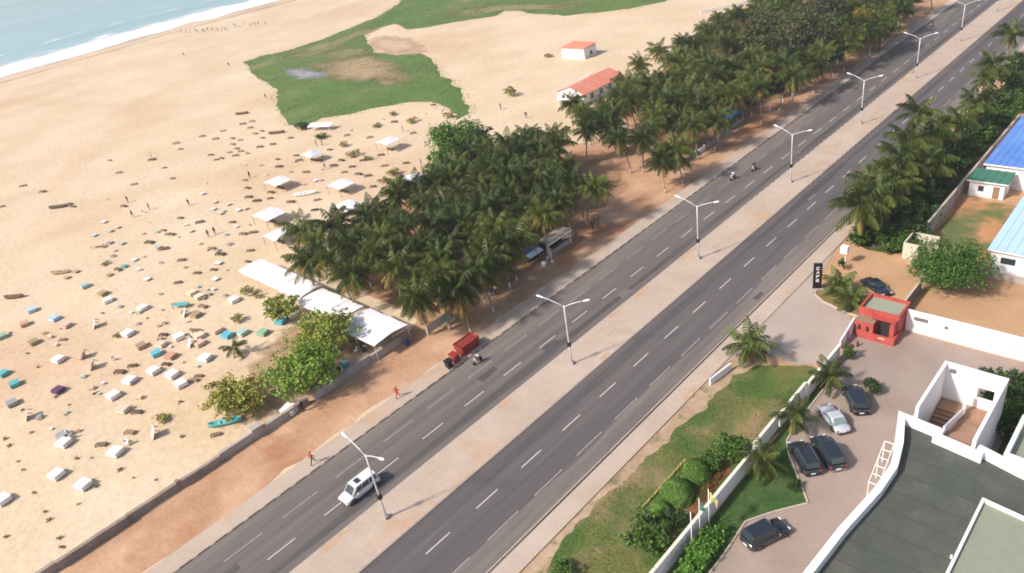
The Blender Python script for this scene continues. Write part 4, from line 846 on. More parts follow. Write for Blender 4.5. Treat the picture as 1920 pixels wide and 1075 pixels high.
b = MB(); b.box((-16.4, 58.6, 2.0), (.5, 6.4, .06)) if False else None
fr = thing('trellis_frame', 'white square gridded trellis along the side of the dark roofed building', 'trellis', (0, 0, 0))
for i in range(6): MB().box((-16.9 + .16*i, 62.4-1.25*i, 3.0), (.9, .06, .07)).build('rung', M_WHITE, fr)
for s_ in (-.45, .45): MB().tube([(-16.9+s_, 62.4, 3.0), (-16.1+s_, 56.15, 3.0)], .04, 6).build('rail', M_WHITE, fr)
for i in (0, 2, 5): MB().tube([(-17.35+.16*i, 62.4-1.25*i, 0), (-17.35+.16*i, 62.4-1.25*i, 3.0)], .04, 6).build('post', M_WHITE, fr)

st = thing('stair_tower', 'open topped white stair tower with terracotta flights behind the dark roof', 'stair tower', (0, 0, 0))
MB().box((-15.1, 67.6, 3.95), (.3, 8.6, 7.9)).build('side_wall', M_WHITE, st); MB().box((-15.1, 62.95, 3.4), (.42, .7, 6.8)).build('side_wall_end', M_WHITE, st)
b = MB()
for c, d in (((-13.4, 71.75, 3.95), (3.1, .3, 7.9)), ((-10.05, 71.75, 3.95), (.6, .3, 7.9)), ((-11.1, 71.75, 2.3), (1.5, .3, 4.6)), ((-11.1, 71.75, 6.95), (1.5, .3, 1.9))): b.box(c, d)
b.build('back_wall', M_WHITE, st)
MB().box((-9.6, 66.6, 3.95), (.3, 10.6, 7.9)).build('side_wall', M_WHITE, st)
MB().box((-12.35, 70.6, 3.3), (5.0, 2.0, .2)).build('landing', M_STAIR, st)
for i in range(14): MB().box((-11.0, 69.4-i*.5, 3.5+i*.195), (2.4, .52, .2)).build('step', M_STAIR, st)
for i in range(14): MB().box((-13.75, 69.4-i*.48, 3.1-i*.21), (2.3, .5, .2)).build('step', M_STAIR, st)
MB().box((-10.8, 61.75, 6.10), (2.9, 1.3, .14)).build('roof_landing', M_STAIR, st)
b = MB(); b.add([(-12.5, 69.6, 3.4), (-12.35, 69.6, 3.4), (-12.35, 62.6, 6.2), (-12.5, 62.6, 6.2), (-12.5, 69.6, 4.4), (-12.35, 69.6, 4.4), (-12.35, 62.6, 7.2), (-12.5, 62.6, 7.2)], [(0, 1, 2, 3)[::-1], (4, 5, 6, 7)[::-1], (0, 1, 5, 4), (1, 2, 6, 5), (2, 3, 7, 6), (3, 0, 4, 7)]); b.build('balustrade', M_WALLW, st)
MB().box((-12.43, 70.1, 4.6), (.3, .3, 2.4)).build('newel', M_WALLW, st); MB().box((-14.3, 71.57, 7.1), (.6, .06, .5)).build('vent', M_VENT, st)
t = thing('corner_roof', 'white parapet corner of another flat roof at the right edge', 'building', (0, 0, 0))
cp_ = [(-7.3, 61.9), (4, 60.9), (4, 68), (-7.3, 68.2)]; b = MB(); b.prism(cp_, 0, 6.0); b.build('wall', M_WALLW, t); b = MB(); inn = ring(b, cp_, .35, 6.0, 7.0); b.build('parapet', M_WHITE, t); b = MB(); b.poly([(*p, 6.1) for p in inn]); b.build('roof_deck', M_SROOF, t)

# compound planting
for i, (x, y, h, r, lb) in enumerate(((1890, 760, 2.4, 2.4, 'dark leafy shrub between the stair tower and the right edge'), (1905, 720, 2.0, 2.0, 'leafy shrub against the white boundary wall at the right edge'), (1868, 745, 1.8, 1.4, 'narrow shrub pressed against the stair tower'), (1850, 702, 1.4, .9, 'small shrub behind the left half of the stair tower back wall'), (1872, 708, 1.5, 1.0, 'small shrub behind the right corner of the stair tower'), (1895, 800, 2.0, 2.0, 'dark shrub beside the second flat roof'))): bush(x, y, h, r, lb, v=i % 4)
palm(G(1405, 645, 2.6), 2.6, 'short coconut palm at the corner of the lawn and driveway', name='short_palm', sep=True, spread=.95, lime=False, nf=20, light=True)
palm(G(1555, 705, 2.4), 2.4, 'short palm inside the white wall beside the black car', name='short_palm', sep=True, spread=.72, lime=False, nf=15)
palm(G(1490, 778, 2.6), 2.6, 'short palm leaning over the white wall beside the silver car', name='short_palm', sep=True, spread=.75, lime=False, nf=15)
palm(G(1428, 862, 2.2), 2.2, 'short palm on the inner lawn below the pair of black cars', name='short_palm', sep=True, spread=.72, lime=False, nf=15)
palm(G(1575, 535, 1.2), 1.2, 'stubby fan of palm fronds on the planting island, sign side', name='stubby_palm', sep=True, spread=.80, lime=False, nf=24, light=True)
palm(G(1598, 562, 1.2), 1.2, 'stubby fan of palm fronds on the planting island, gatehouse side', name='stubby_palm', sep=True, spread=.74, lime=False, nf=24, light=True)
palm(G(440, 652, 1.5), 1.5, 'young palm on the sand beside the green table', name='young_palm', sep=True, spread=.62, lime=False, nf=12)
TOP = []
def dome(seed):
    q = random.Random(seed); b = MB(); n, k = 20, 9
    for i in range(k+1):
        a = i/k*math.pi/2
        for j in range(n):
            f = 1+(q.random()-.5)*.13; b.v.append((math.cos(a)*math.cos(j*2*math.pi/n)*f, math.cos(a)*math.sin(j*2*math.pi/n)*f, math.sin(a)*f))
    for i in range(k):
        for j in range(n): b.f.append((i*n+j, i*n+(j+1) % n, (i+1)*n+(j+1) % n, (i+1)*n+j)); b.m.append(0)
    return b
M_CLIP = mat('clipped_hedge', (.085, .155, .028), .8, .25, 3.0, (.125, .20, .04), (.4, .6), bump=1.0, bscale=14, spec=.2, fine=.25, fscale=8)
for i, (x, y, r, lb) in enumerate(((-31.9, 50.2, 1.7, 'largest clipped dome hedge, nearest the gate'), (-32.0, 46.7, 1.75, 'middle clipped dome hedge of the row on the lawn'), (-32.2, 43.9, 1.1, 'small clipped dome hedge at the near end of the row'))):
    t = thing('topiary_dome', lb, 'hedge', (x, y, 0)); obj('clipped_body', dome(300+i).mesh('clipped_body', M_CLIP, True), t, (0, 0, .03), (0, 0, i), (r, r*1.05, r*1.15))
    lc, _ = leaf_crown(310+i, 1, 1, 1, 1, 10, .1, [M_LEAFB, M_LEAF]); q = random.Random(i); b = MB()
    for _ in range(2600):
        a, e = q.uniform(0, 6.283), math.asin(q.uniform(0, 1)); d = Vector((math.cos(a)*math.cos(e), math.sin(a)*math.cos(e), math.sin(e))); s1 = d.cross(Vector((q.uniform(-1, 1), q.uniform(-1, 1), q.uniform(-1, 1)))).normalized()*.07; s2 = d.cross(s1); b.add([d*.99-s1, d*1.02+s2*.6, d*1.03+s1], [(0, 1, 2)])
    obj('leaves', b.mesh('leaves', [M_LEAFB if i == 2 else M_LEAF]), t, (0, 0, .03), None, (r, r*1.05, r*1.15))
t = thing('stake_edging', 'row of short pale stakes edging the dome hedges', 'edging', (0, 0, 0))
for i in range(34): MB().box((-34.0+U(-.04, .04), 43.2+i*.25, .2+U(-.03, .03)), (.08, .09, .45)).build('stake', mat('pale_stake', (.46, .38, .14), .85, rand=.2), t)
sheet('red_groundcover', [(-30.2, 45), (-29.4, 45), (-29.2, 53), (-30.0, 53.5)], .05, mat('red_soil', (.20, .075, .04), .95, .2, .8), .6, .15, 3); cm, _ = leaf_crown(330, .7, 4.6, .25, 20, 1300, .14, [mat('red_foliage', (.26, .07, .04), .6, leaf=True), M_LEAF], .5); o = obj('red_groundcover_leaves', cm, None, (-29.9, 49.3, .3)); o['kind'] = 'stuff'
for x, y, h, r, v, lb in ((1222, 998, 1.9, 2.8, 0, 'large dark bush at the near end of the lawn hedges'), (1262, 968, 1.1, 1.5, 3, 'smaller bush tucked beside the large dark lawn bush'), (1365, 838, 1.7, 2.4, 2, 'round bush against the outside of the white wall'), (1327, 862, 1.2, 1.6, 2, 'greyish small bush beyond the largest dome hedge'), (1058, 1068, .9, 1.5, 0, 'low bright bush on the grass at the bottom edge'), (1634, 722, 1.2, 1.2, 1, 'dark bush beside the bonnet of the black car by the wall'), (1490, 910, .6, .9, 3, 'low brownish shrub at the point of the inner lawn'), (1590, 658, 1.3, .9, 0, 'dark shrub with red flowers behind the gate leaf'), (1565, 688, 1.1, .8, 1, 'dark shrub along the inside of the perimeter wall')): bush(x, y, h, r, lb, v=v)
t = tree(G(1583, 492, 1.3), .7, .9, .9, 1.0, 'small round tree beneath the white box on the forecourt', [M_LEAFD, M_LEAF], 340, .25, 7, 500)
b = MB(); b.box((0, 0, 2.6), (1.0, .8, 1.1)); b.tube([(0, .5, 0), (0, .5, 2.8)], .07, 6); o = tag(b.build('white_box', M_WHITE), 'white box on a pole at the edge of the sand forecourt', 'sign box'); p = G(1584, 468, 2.6); o.location = (p.x, p.y, 0)
o = MB().box((0, 0, .5), (.2, 4.2, 1.0), R(-8)).build('low_white_wall', M_WALLW); tag(o, 'short low white wall beside the pavement on the lawn', 'wall'); o.location = (-38.1, 66.4, 0)
p = G(1315, 1015, .9)
t = thing('flower_hedge', 'bright green leafy hedge beneath the flagpoles', 'hedge', (-26.2, 41.6, 0)); cm, _ = leaf_crown(350, 1.5, 4.2, .95, 30, 4200, .24, [M_LEAFB, M_LEAF], .2, name='foliage'); obj('foliage', cm, t, (0, 0, .9)); b = MB()
for i in range(10): b.tube([(U(-.8, .8), -3.4+i*.75, 0), (U(-.8, .8), -3.4+i*.75, .9)], .03, 5)
o = b.build('stem', M_TRUNK, t); o['kind'] = 'stuff'
for i, (x, y, m, lb) in enumerate(((1298, 1033, None, 'bare white flagpole nearest the bottom edge'), (1313, 1008, mat('teal_flag', (.06, .16, .13), .7), 'white flagpole with drooping teal flag'), (1330, 990, mat('yellow_flag', (.46, .42, .14), .7), 'white flagpole with yellow flag, farthest of the three'))):
    p = G(x, y); t = thing('flagpole', lb, 'flagpole', (p.x, p.y, 0), 0, 'flagpoles inside the white wall'); b = MB(); b.tube([(0, 0, 0), (0, 0, 5.2)], [.06, .04], 8); b.build('pole', M_WHITE, t, True); b = MB(); b.lathe([(.01, 5.2), (.07, 5.25), (.01, 5.34)], n=8); b.build('finial', M_WHITE, t, True)
    if m:
        b = MB(); n = 8
        for k in range(n+1):
            for j in range(3): b.v.append((.05 + .9*k/n*(.75 if i == 1 else 1), .12*math.sin(k*1.1+j), 5.0-.42*j-.75*(k/n)**1.2))
        for k in range(n):
            for j in range(2): b.f.append((k*3+j, (k+1)*3+j, (k+1)*3+j+1, k*3+j+1)); b.m.append(0)
        b.build('flag', m, t, True)

# black pylon sign with white vertical lettering
sg = thing('pylon_sign', 'tall black pylon sign with white lettering beside the driveway', 'sign', (-36.75, 91.0, 0), R(28))
MB().box((0, 0, .1), (1.7, .8, .2)).build('plinth', M_CONC2, sg); MB().box((0, 0, 2.2), (1.15, .32, 4.0)).build('panel', mat('gloss_black', (.012, .011, .012), .3), sg)
def glyph(b, strokes, cx, cz, s, y=-.175):
    for (x0, z0, x1, z1) in strokes:
        a, c = Vector((cx+x0*s, y, cz+z0*s)), Vector((cx+x1*s, y, cz+z1*s)); d = c-a; ang = math.atan2(d.z, d.x); b.box((a+c)/2, (d.length+.09, .02, .09), M=Matrix.Rotation(-ang, 3, 'Y'))
LET = {'C': [(.5, .45, -.4, .5), (-.5, .4, -.5, -.4), (-.4, -.5, .5, -.45)], 'A': [(-.5, -.5, 0, .5), (0, .5, .5, -.5), (-.28, -.1, .28, -.1)], 'F': [(-.45, -.5, -.45, .5), (-.45, .5, .5, .5), (-.45, .05, .3, .05)], 'E': [(-.45, -.5, -.45, .5), (-.45, .5, .5, .5), (-.45, 0, .35, 0), (-.45, -.5, .5, -.5)], 'O': [(-.4, .5, .4, .5), (.5, .4, .5, -.4), (.4, -.5, -.4, -.5), (-.5, -.4, -.5, .4)]}
for i, ch in enumerate('CAFE'):
    b = MB(); glyph(b, LET[ch], 0, 3.5-i*.66, .36); b.build('letter', M_WHITE, sg)

# ------------------------------------------------------------------ vehicles
WHEEL_T = MB().lathe([(.20, -.11), (.31, -.11), (.34, -.07), (.34, .07), (.31, .11), (.20, .11)], n=18, axis='Y').mesh('tyre', M_TYRE, True)
WHEEL_R = MB().lathe([(.01, -.09), (.20, -.115), (.21, -.06), (.21, .06), (.20, .115), (.01, .09)], n=14, axis='Y').mesh('rim', M_RIM, True)
def car(label, pos, rz, paint, glass, kind='suv', L=4.75, W=1.86, H=1.75, rails=False, chrome=False, name='parked_car', cat='car', sunroof=False):
    t = thing(name, label, cat, (pos[0], pos[1], pos[2]), rz); h = L/2; w2 = W/2
    belt = .98 if kind != 'sedan' else .86; nose = .70 if kind != 'sedan' else .60
    hood = belt-.06
    st_ = [(-h, .80, .48, belt*.62), (-h+.06, .93, .34, belt*.93), (-h+.5, .985, .27, belt), (-.6, 1, .25, belt), (.5, 1, .25, belt), (h*.42, 1, .25, hood+.02), (h*.72, .985, .26, hood-.05), (h-.22, .95, .28, nose+.09), (h-.05, .88, .34, nose-.05), (h, .78, .42, nose-.20)]
    b = MB(); k = 11
    for x, f, zb, zt in st_:
        y = w2*f; zm = zb + (zt-zb)*.55
        b.v += [(x, -y*.86, zb), (x, -y*.97, zb+.08), (x, -y, zm), (x, -y*.97, zt-.10), (x, -y*.88, zt-.015), (x, 0, zt+.03), (x, y*.88, zt-.015), (x, y*.97, zt-.10), (x, y, zm), (x, y*.97, zb+.08), (x, y*.86, zb)]
    n = len(st_)
    b.f = [(i*k+j, i*k+j+1, (i+1)*k+j+1, (i+1)*k+j) for i in range(n-1) for j in range(k-1)] + [(i*k+k-1, i*k, (i+1)*k, (i+1)*k+k-1) for i in range(n-1)] + [tuple(range(k)), tuple((n-1)*k+j for j in range(k-1, -1, -1))]
    b.m = [0]*len(b.f); body = b.build('body', paint, t, True)
    # greenhouse: frustum; bottom rectangle on the belt line, smaller roof above
    if kind == 'sedan': xb0, xb1, xt0, xt1 = -h+.75, h*.40, -h+1.5, .25
    elif kind == 'van': xb0, xb1, xt0, xt1 = -h+.08, h*.62, -h+.3, .75
    else: xb0, xb1, xt0, xt1 = -h+.10, h*.52, -h+.38, .42
    yb, yt = w2*.93, w2*.78; zb = belt-.03
    B = [Vector((xb0, -yb, zb)), Vector((xb1, -yb, zb)), Vector((xb1, yb, zb)), Vector((xb0, yb, zb))]; T = [Vector((xt0, -yt, H)), Vector((xt1, -yt, H)), Vector((xt1, yt, H)), Vector((xt0, yt, H))]
    bm = bmesh.new(); bv = [bm.verts.new(v) for v in B+T]
    for f in ((0, 1, 5, 4), (1, 2, 6, 5), (2, 3, 7, 6), (3, 0, 4, 7), (4, 5, 6, 7), (3, 2, 1, 0)): bm.faces.new([bv[i] for i in f])
    bmesh.ops.bevel(bm, geom=[e for e in bm.edges if not all(v.co.z < zb+.01 for v in e.verts)], offset=.15, segments=4, affect='EDGES', profile=.6)
    me = bpy.data.meshes.new('cabin'); bm.to_mesh(me); bm.free(); me.materials.append(paint); me.polygons.foreach_set('use_smooth', [True]*len(me.polygons)); obj('cabin', me, t)
    def panel(nm, p00, p10, p11, p01, s0, s1, t0, t1, m, off=.012, par=t):
        P = lambda s, v: p00.lerp(p10, s).lerp(p01.lerp(p11, s), v); q = [P(s0, t0), P(s1, t0), P(s1, t1), P(s0, t1)]; nn = (q[1]-q[0]).cross(q[3]-q[0]).normalized()
        bb = MB(); bb.add([v+nn*off for v in q] + [v-nn*.03 for v in q], [(0, 1, 2, 3), (0, 4, 5, 1), (1, 5, 6, 2), (2, 6, 7, 3), (3, 7, 4, 0)]); return bb.build(nm, m, par)
    cuts = ((.08, .36), (.385, .66), (.685, .90)) if kind != 'sedan' else ((.14, .46), (.49, .84))
    for a, c in cuts:
        panel('side_window', B[0], B[1], T[1], T[0], a, c, .16, .86, glass); panel('side_window', B[2], B[3], T[3], T[2], 1-c, 1-a, .16, .86, glass)
    panel('windscreen', B[1], B[2], T[2], T[1], .09, .91, .10, .90, glass); panel('rear_window', B[3], B[0], T[0], T[3], .10, .90, .22 if kind != 'sedan' else .1, .88, glass)
    for s in (-1, 1):
        for xx in (-h+.95, h-.92):
            wl = thing('wheel', '', ''); del wl['label']; del wl['category']; wl.parent = t; wl.location = (xx, s*(w2-.10), .34); obj('tyre', WHEEL_T, wl); obj('rim', WHEEL_R, wl)
            bb = MB(); vs = [(xx+.43*math.cos(a*math.pi/10), s*(w2+.004), .36+.40*math.sin(a*math.pi/10)) for a in range(11)]; vs2 = [(v[0], s*(w2-.05), v[2]) for v in vs]; bb.add(vs+vs2, [tuple(range(11)) if s < 0 else tuple(range(10, -1, -1))]); bb.build('wheel_arch', M_BLACK, t)
        MB().box((h-.16, s*w2*.66, nose-.02), (.20, .36, .15), s*.35*-1).build('headlight', M_HEADL, t)
        MB().box((-h+.06, s*w2*.80, belt*.80), (.10, .16, .22)).build('tail_light', M_TAIL, t)
        MB().box((h*.34, s*(w2+.10), belt+.05), (.14, .20, .14)).build('mirror', paint if paint is not M_CARB else M_CHROME, t)
        if rails: bb = MB(); bb.tube([(xt0+.15, s*yt*.92, H+.03), ((xt0+xt1)/2, s*yt*.95, H+.07), (xt1-.2, s*yt*.92, H+.03)], .022, 6); bb.build('roof_rail', M_CHROME, t)
    MB().box((h-.02, 0, .46), (.06, W*.5, .22)).build('grille', M_CHROME if chrome else M_BLACK, t); MB().box((-h+.01, 0, .50), (.05, .5, .13)).build('number_plate', M_WHITE, t)
    MB().box((-h+.02, 0, .36), (.10, W*.82, .14)).build('bumper', M_CHROME if chrome else M_BLACK, t)
    if sunroof: MB().box((xt1-.75, 0, H+.012), (.62, .86, .03)).build('sunroof', M_GLASS, t)
    return t
car('silver white people carrier with dark sunroof driving beside the nearest street lamp', (-61.5, 27.2, .045), R(-90), M_CARW, M_GLASS, 'van', 4.9, 1.9, 1.78, name='driving_car', sunroof=True)
d = math.atan2(-3.37, 3.55)
car('black off roader with chrome bumper parked alone on the curved drive', (-22.4, 46.9, .04), R(66), M_CARB, M_GLASS, 'suv', 4.7, 1.98, 1.78, chrome=True)
car('black off roader with pale roof rails, left of the parked pair', (-23.8, 58.3, .04), R(-43+180), M_CARB, M_GLASS, 'suv', 4.8, 1.98, 1.75, rails=True)
car('black off roader, right of the parked pair', (-22.15, 60.35, .04), R(-42+180), M_CARB, M_GLASS, 'suv', 5.0, 2.0, 1.78, chrome=True)
car('silver saloon parked between two black cars', (-23.75, 65.7, .04), R(-40+180), M_CARS, M_GLASSL, 'sedan', 4.6, 1.8, 1.42)
car('black car beside the low bush above the silver saloon', (-23.1, 70.0, .04), R(-52+180), M_CARB, M_GLASS, 'suv', 4.8, 1.96, 1.7)
car('black saloon on the sand forecourt half hidden behind the gatehouse', (-29.9, 94.4, .02), R(-32), M_CARB, M_GLASS, 'sedan', 4.7, 1.82, 1.42)

# ------------------------------------------------------------------ people
SH = [mat('red_cloth', (.42, .03, .03), .8), mat('white_cloth', (.72, .70, .70), .8), mat('black_cloth', (.02, .02, .022), .8), mat('blue_cloth', (.04, .09, .28), .8), mat('green_cloth', (.05, .16, .07), .8), mat('yellow_cloth', (.62, .50, .06), .8), mat('grey_cloth', (.16, .15, .15), .8)]
def body_mesh(pose):
    J = {'pel': ((0, 0, .95), .14), 'wst': ((0, 0, 1.1), .13), 'chs': ((.02, 0, 1.3), .155), 'nck': ((.02, 0, 1.47), .06), 'hd0': ((.04, 0, 1.56), .085), 'hd1': ((.05, 0, 1.66), .10), 'hd2': ((.04, 0, 1.75), .06)}
    for s, c in ((1, 'l'), (-1, 'r')):
        if pose == 'walk':
            f = .30*s; J.update({'hip'+c: ((0, .10*s, .90), .10), 'kne'+c: ((f*.9+.05, .10*s, .50), .068), 'ank'+c: ((f*1.3-.06, .10*s, .09), .045), 'toe'+c: ((f*1.3+.13, .11*s, .04), .035), 'sho'+c: ((.02, .19*s, 1.40), .07), 'elb'+c: ((-f*.6, .25*s, 1.13), .048), 'wri'+c: ((-f*.9+.12, .24*s, .93), .035), 'hnd'+c: ((-f*.9+.18, .23*s, .86), .032)})
        elif pose == 'ride':
            J.update({'hip'+c: ((.02, .12*s, .92), .11), 'kne'+c: ((.42, .17*s, .80), .075), 'ank'+c: ((.30, .17*s, .40), .05), 'toe'+c: ((.46, .17*s, .36), .04), 'sho'+c: ((.10, .20*s, 1.38), .07), 'elb'+c: ((.28, .30*s, 1.18), .05), 'wri'+c: ((.50, .28*s, 1.10), .036), 'hnd'+c: ((.58, .27*s, 1.10), .034)})
        else:
            J.update({'hip'+c: ((0, .10*s, .90), .10), 'kne'+c: ((.02, .11*s, .50), .068), 'ank'+c: ((0, .12*s, .09), .045), 'toe'+c: ((.16, .13*s, .04), .035), 'sho'+c: ((.02, .19*s, 1.40), .07), 'elb'+c: ((0, .26*s, 1.12), .048), 'wri'+c: ((.06, .25*s, .90), .035), 'hnd'+c: ((.08, .24*s, .82), .032)})
    if pose == 'ride':
        for k_, dx in (('wst', .03), ('chs', .10), ('nck', .14), ('hd0', .17), ('hd1', .18), ('hd2', .17)): p_, r_ = J[k_]; J[k_] = ((p_[0]+dx, p_[1], p_[2]-.02), r_)
    E_ = [('pel', 'wst', 1), ('wst', 'chs', 1), ('chs', 'nck', 1), ('nck', 'hd0', 0), ('hd0', 'hd1', 0), ('hd1', 'hd2', 3)]
    for c in 'lr': E_ += [('pel', 'hip'+c, 2), ('hip'+c, 'kne'+c, 2), ('kne'+c, 'ank'+c, 2), ('ank'+c, 'toe'+c, 3), ('chs', 'sho'+c, 1), ('sho'+c, 'elb'+c, 1), ('elb'+c, 'wri'+c, 0), ('wri'+c, 'hnd'+c, 0)]
    ks = list(J); me = bpy.data.meshes.new('tmp'); me.from_pydata([J[k_][0] for k_ in ks], [(ks.index(a), ks.index(c)) for a, c, _ in E_], [])
    o = bpy.data.objects.new('tmp', me); COL.objects.link(o); o.modifiers.new('s', 'SKIN')
    for i, k_ in enumerate(ks): me.skin_vertices[0].data[i].radius = (J[k_][1],)*2; me.skin_vertices[0].data[i].use_root = (k_ == 'pel')
    o.modifiers.new('d', 'SUBSURF').levels = 1
    dg = bpy.context.evaluated_depsgraph_get(); out = bpy.data.meshes.new_from_object(o.evaluated_get(dg)); bpy.data.objects.remove(o)
    out.materials.clear()
    for m in (M_SKINP, SH[0], SH[2], M_HAIR): out.materials.append(m)
    for f in out.polygons:
        best = (9, 0)
        for a, c, mi in E_:
            A, Bv = Vector(J[a][0]), Vector(J[c][0]); dv = Bv-A; u = max(0, min(1, (f.center-A).dot(dv)/dv.length_squared)); r_ = J[a][1]*(1-u)+J[c][1]*u; ds = (f.center-A-dv*u).length - r_
            if ds < best[0]: best = (ds, mi)
        f.material_index = best[1]; f.use_smooth = True
    out.name = 'person_'+pose; return out
POSE = {k_: body_mesh(k_) for k_ in ('walk', 'stand', 'ride')}
def person(label, pos, rz, pose, shirt, trousers, group=None, scale=1.0, name='person'):
    o = obj(name, POSE[pose], None, pos, (0, 0, rz), scale); tag(o, label, 'person', group)
    for i, m in ((1, SH[shirt]), (2, SH[trousers])): o.material_slots[i].link = 'OBJECT'; o.material_slots[i].material = m
    return o
person('person in red walking on the pavement opposite the silver people carrier', (-70.3, 26.6, KH+.02), R(95), 'walk', 0, 2, scale=1.06)
person('person in red shirt and trousers striding along the verge below the red skip', (-71.2, 40.8, KH+.0), R(100), 'walk', 0, 0, scale=1.06)
def bike(label, pos, rz, m):
    t = thing('motorcycle', label, 'motorcycle', pos, rz)
    for nm, x in (('wheel', -.62), ('wheel', .66)):
        MB().lathe([(.20, -.05), (.28, -.055), (.30, 0), (.28, .055), (.20, .05)], (x, 0, .30), 16, axis='Y').build(nm, M_TYRE, t, True)
    b = MB(); b.tube([(-.62, .09, .3), (-.1, .09, .42), (.15, .06, .6), (.45, 0, .86)], .03, 6); b.tube([(-.62, -.09, .3), (-.1, -.09, .42), (.15, -.06, .6), (.45, 0, .86)], .03, 6); b.build('frame', M_BLACK, t)
    b = MB(); b.tube([(.66, .1, .3), (.45, .1, .95)], .025, 6); b.tube([(.66, -.1, .3), (.45, -.1, .95)], .025, 6); b.build('fork', M_STEEL, t)
    b = MB(); b.tube([(-.02, 0, .80), (.15, 0, .88), (.38, 0, .84)], [.08, .15, .09], 8); b.build('tank', m, t, True)
    b = MB(); b.tube([(-.75, 0, .78), (-.4, 0, .78), (0, 0, .76)], [.06, .12, .10], 8); b.build('seat', M_BLACK, t, True)
    b = MB(); b.tube([(.40, -.36, 1.02), (.50, -.15, 1.0), (.50, .15, 1.0), (.40, .36, 1.02)], .02, 6); b.build('handlebar', M_STEEL, t); MB().box((0, 0, .42), (.4, .26, .3)).build('engine', M_STEEL, t); MB().box((.60, 0, .88), (.1, .16, .16)).build('headlight', M_HEADL, t)
    return t
for i, (x, y, sh, tr, lb, lr) in enumerate(((-67.3, 52.2, 1, 2, 'motorcycle passing the red skip', 'rider in white shirt on the motorcycle passing the red skip'), (-66.0, 120.6, 1, 2, 'left of the two motorcycles beyond the third street lamp', 'rider of the left motorcycle beyond the third street lamp'), (-64.4, 125.9, 2, 6, 'right of the two motorcycles beyond the third street lamp', 'dark clad rider of the right motorcycle beyond the third street lamp'), (-67.0, 234, 2, 2, 'far motorcycle near the top of the left carriageway', 'dark clad rider of the far motorcycle near the top'))):
    bike(lb, (x, y, .045), R(-90), (M_REDST, M_CARS, M_CARB, M_CARB)[i]); person(lr, (x, y-.0+.22, .045-.02), R(-90), 'ride', sh, tr)
q = random.Random(3); k = 0
for i in range(22):
    u = i/21; x, y = 340+157*u, 59-13*u + (4 if u < .6 else 0) + q.uniform(-2, 2); x += q.uniform(-4, 4); p = G(x, y)
    person('tiny person in the line at the water edge, %s from the left' % nth(i+1), (p.x, p.y, 0), q.uniform(0, 6.28), q.choice(('walk', 'stand')), q.choice((0, 1, 2, 3, 6)), q.choice((2, 3, 6)), 'line of people at the water edge', 1.1)
for x, y, sh, pose, lb in ((305, 58, 2, 'stand', 'lone person at the edge of the surf, left of the line'), (345, 105, 6, 'stand', 'lone person on the bare sand below the line at the water edge'), (499, 186, 2, 'walk', 'dark figure beside the left tip of the marsh grass'), (430, 125, 2, 'stand', 'tiny person on the sand left of the marsh grass'), (250, 408, 2, 'walk', 'dark figure left of the white chair on the upper beach'), (281, 394, 2, 'stand', 'dark figure right of the white chair on the upper beach'), (241, 380, 2, 'stand', 'dark figure above the white chair on the upper beach'), (355, 386, 2, 'stand', 'dark figure beside a brown bench above the cream table'), (404, 440, 2, 'stand', 'dark figure in the middle of the brown benches'), (392, 445, 6, 'stand', 'grey figure left of the dark one among the brown benches'), (469, 334, 2, 'stand', 'figure left of the far white shade'), (610, 318, 2, 'walk', 'dark figure between the pale blue shade and the lone white shade'), (285, 297, 5, 'stand', 'figure standing on the far brown bench platform'), (594, 274, 2, 'stand', 'left figure above the pale blue shade'), (605, 273, 2, 'stand', 'right figure above the pale blue shade'), (756, 248, 2, 'stand', 'dark figure behind the lone white shade'), (791, 312, 2, 'stand', 'dark figure above the shade under the bright green tree'), (987, 222, 2, 'stand', 'dark figure on the open sand flat beside the grove'), (939, 206, 6, 'stand', 'grey figure on the open sand flat'), (569, 772, 2, 'stand', 'dark figure at the gap in the concrete wall'), (923, 556, 3, 'stand', 'person in blue under the grove palms by the verge'), (930, 553, 1, 'stand', 'person in white under the grove palms by the verge'), (1118, 418, 1, 'walk', 'person in white under the palm at the end of the grove'), (1111, 432, 2, 'stand', 'dark clad person in front of the palm at the end of the grove'), (1507, 214, 5, 'walk', 'person in yellow on the far pavement')):
    p = G(x, y); person(lb, (p.x, p.y, KH+.02 if lb.endswith('far pavement') else .02), U(0, 6.28), pose, sh, rnd.choice((2, 3, 6)), scale=1.05)

# ------------------------------------------------------------------ beach tables, benches, seedlings
def slab_legs(w_, dp, h, th=.07, lg=.10, boards=0):
    bm = bmesh.new(); xs = [-w_/2, -w_/2+lg, w_/2-lg, w_/2]; ys = [-dp/2, -dp/2+lg, dp/2-lg, dp/2]
    vb = [[bm.verts.new((x, y, h-th)) for y in ys] for x in xs]; vt = [bm.verts.new(c) for c in ((-w_/2, -dp/2, h), (w_/2, -dp/2, h), (w_/2, dp/2, h), (-w_/2, dp/2, h))]
    fs = {}
    for i in range(3):
        for j in range(3): fs[i, j] = bm.faces.new((vb[i][j], vb[i][j+1], vb[i+1][j+1], vb[i+1][j]))
    bm.faces.new(vt); bm.faces.new([vb[i][0] for i in range(4)] + [vt[1], vt[0]]); bm.faces.new([vb[3][j] for j in range(4)] + [vt[2], vt[1]]); bm.faces.new([vb[i][3] for i in (3, 2, 1, 0)] + [vt[3], vt[2]]); bm.faces.new([vb[0][j] for j in (3, 2, 1, 0)] + [vt[0], vt[3]])
    for c in ((0, 0), (0, 2), (2, 0), (2, 2)):
        r = bmesh.ops.extrude_face_region(bm, geom=[fs[c]]); bmesh.ops.translate(bm, verts=[g for g in r['geom'] if isinstance(g, bmesh.types.BMVert)], vec=(0, 0, -(h-th))); bmesh.ops.delete(bm, geom=[fs[c]], context='FACES')
    bmesh.ops.recalc_face_normals(bm, faces=bm.faces[:]); return bm
def bm_mesh(bm, name, m):
    me = bpy.data.meshes.new(name); bm.to_mesh(me); bm.free(); me.materials.append(m); return me
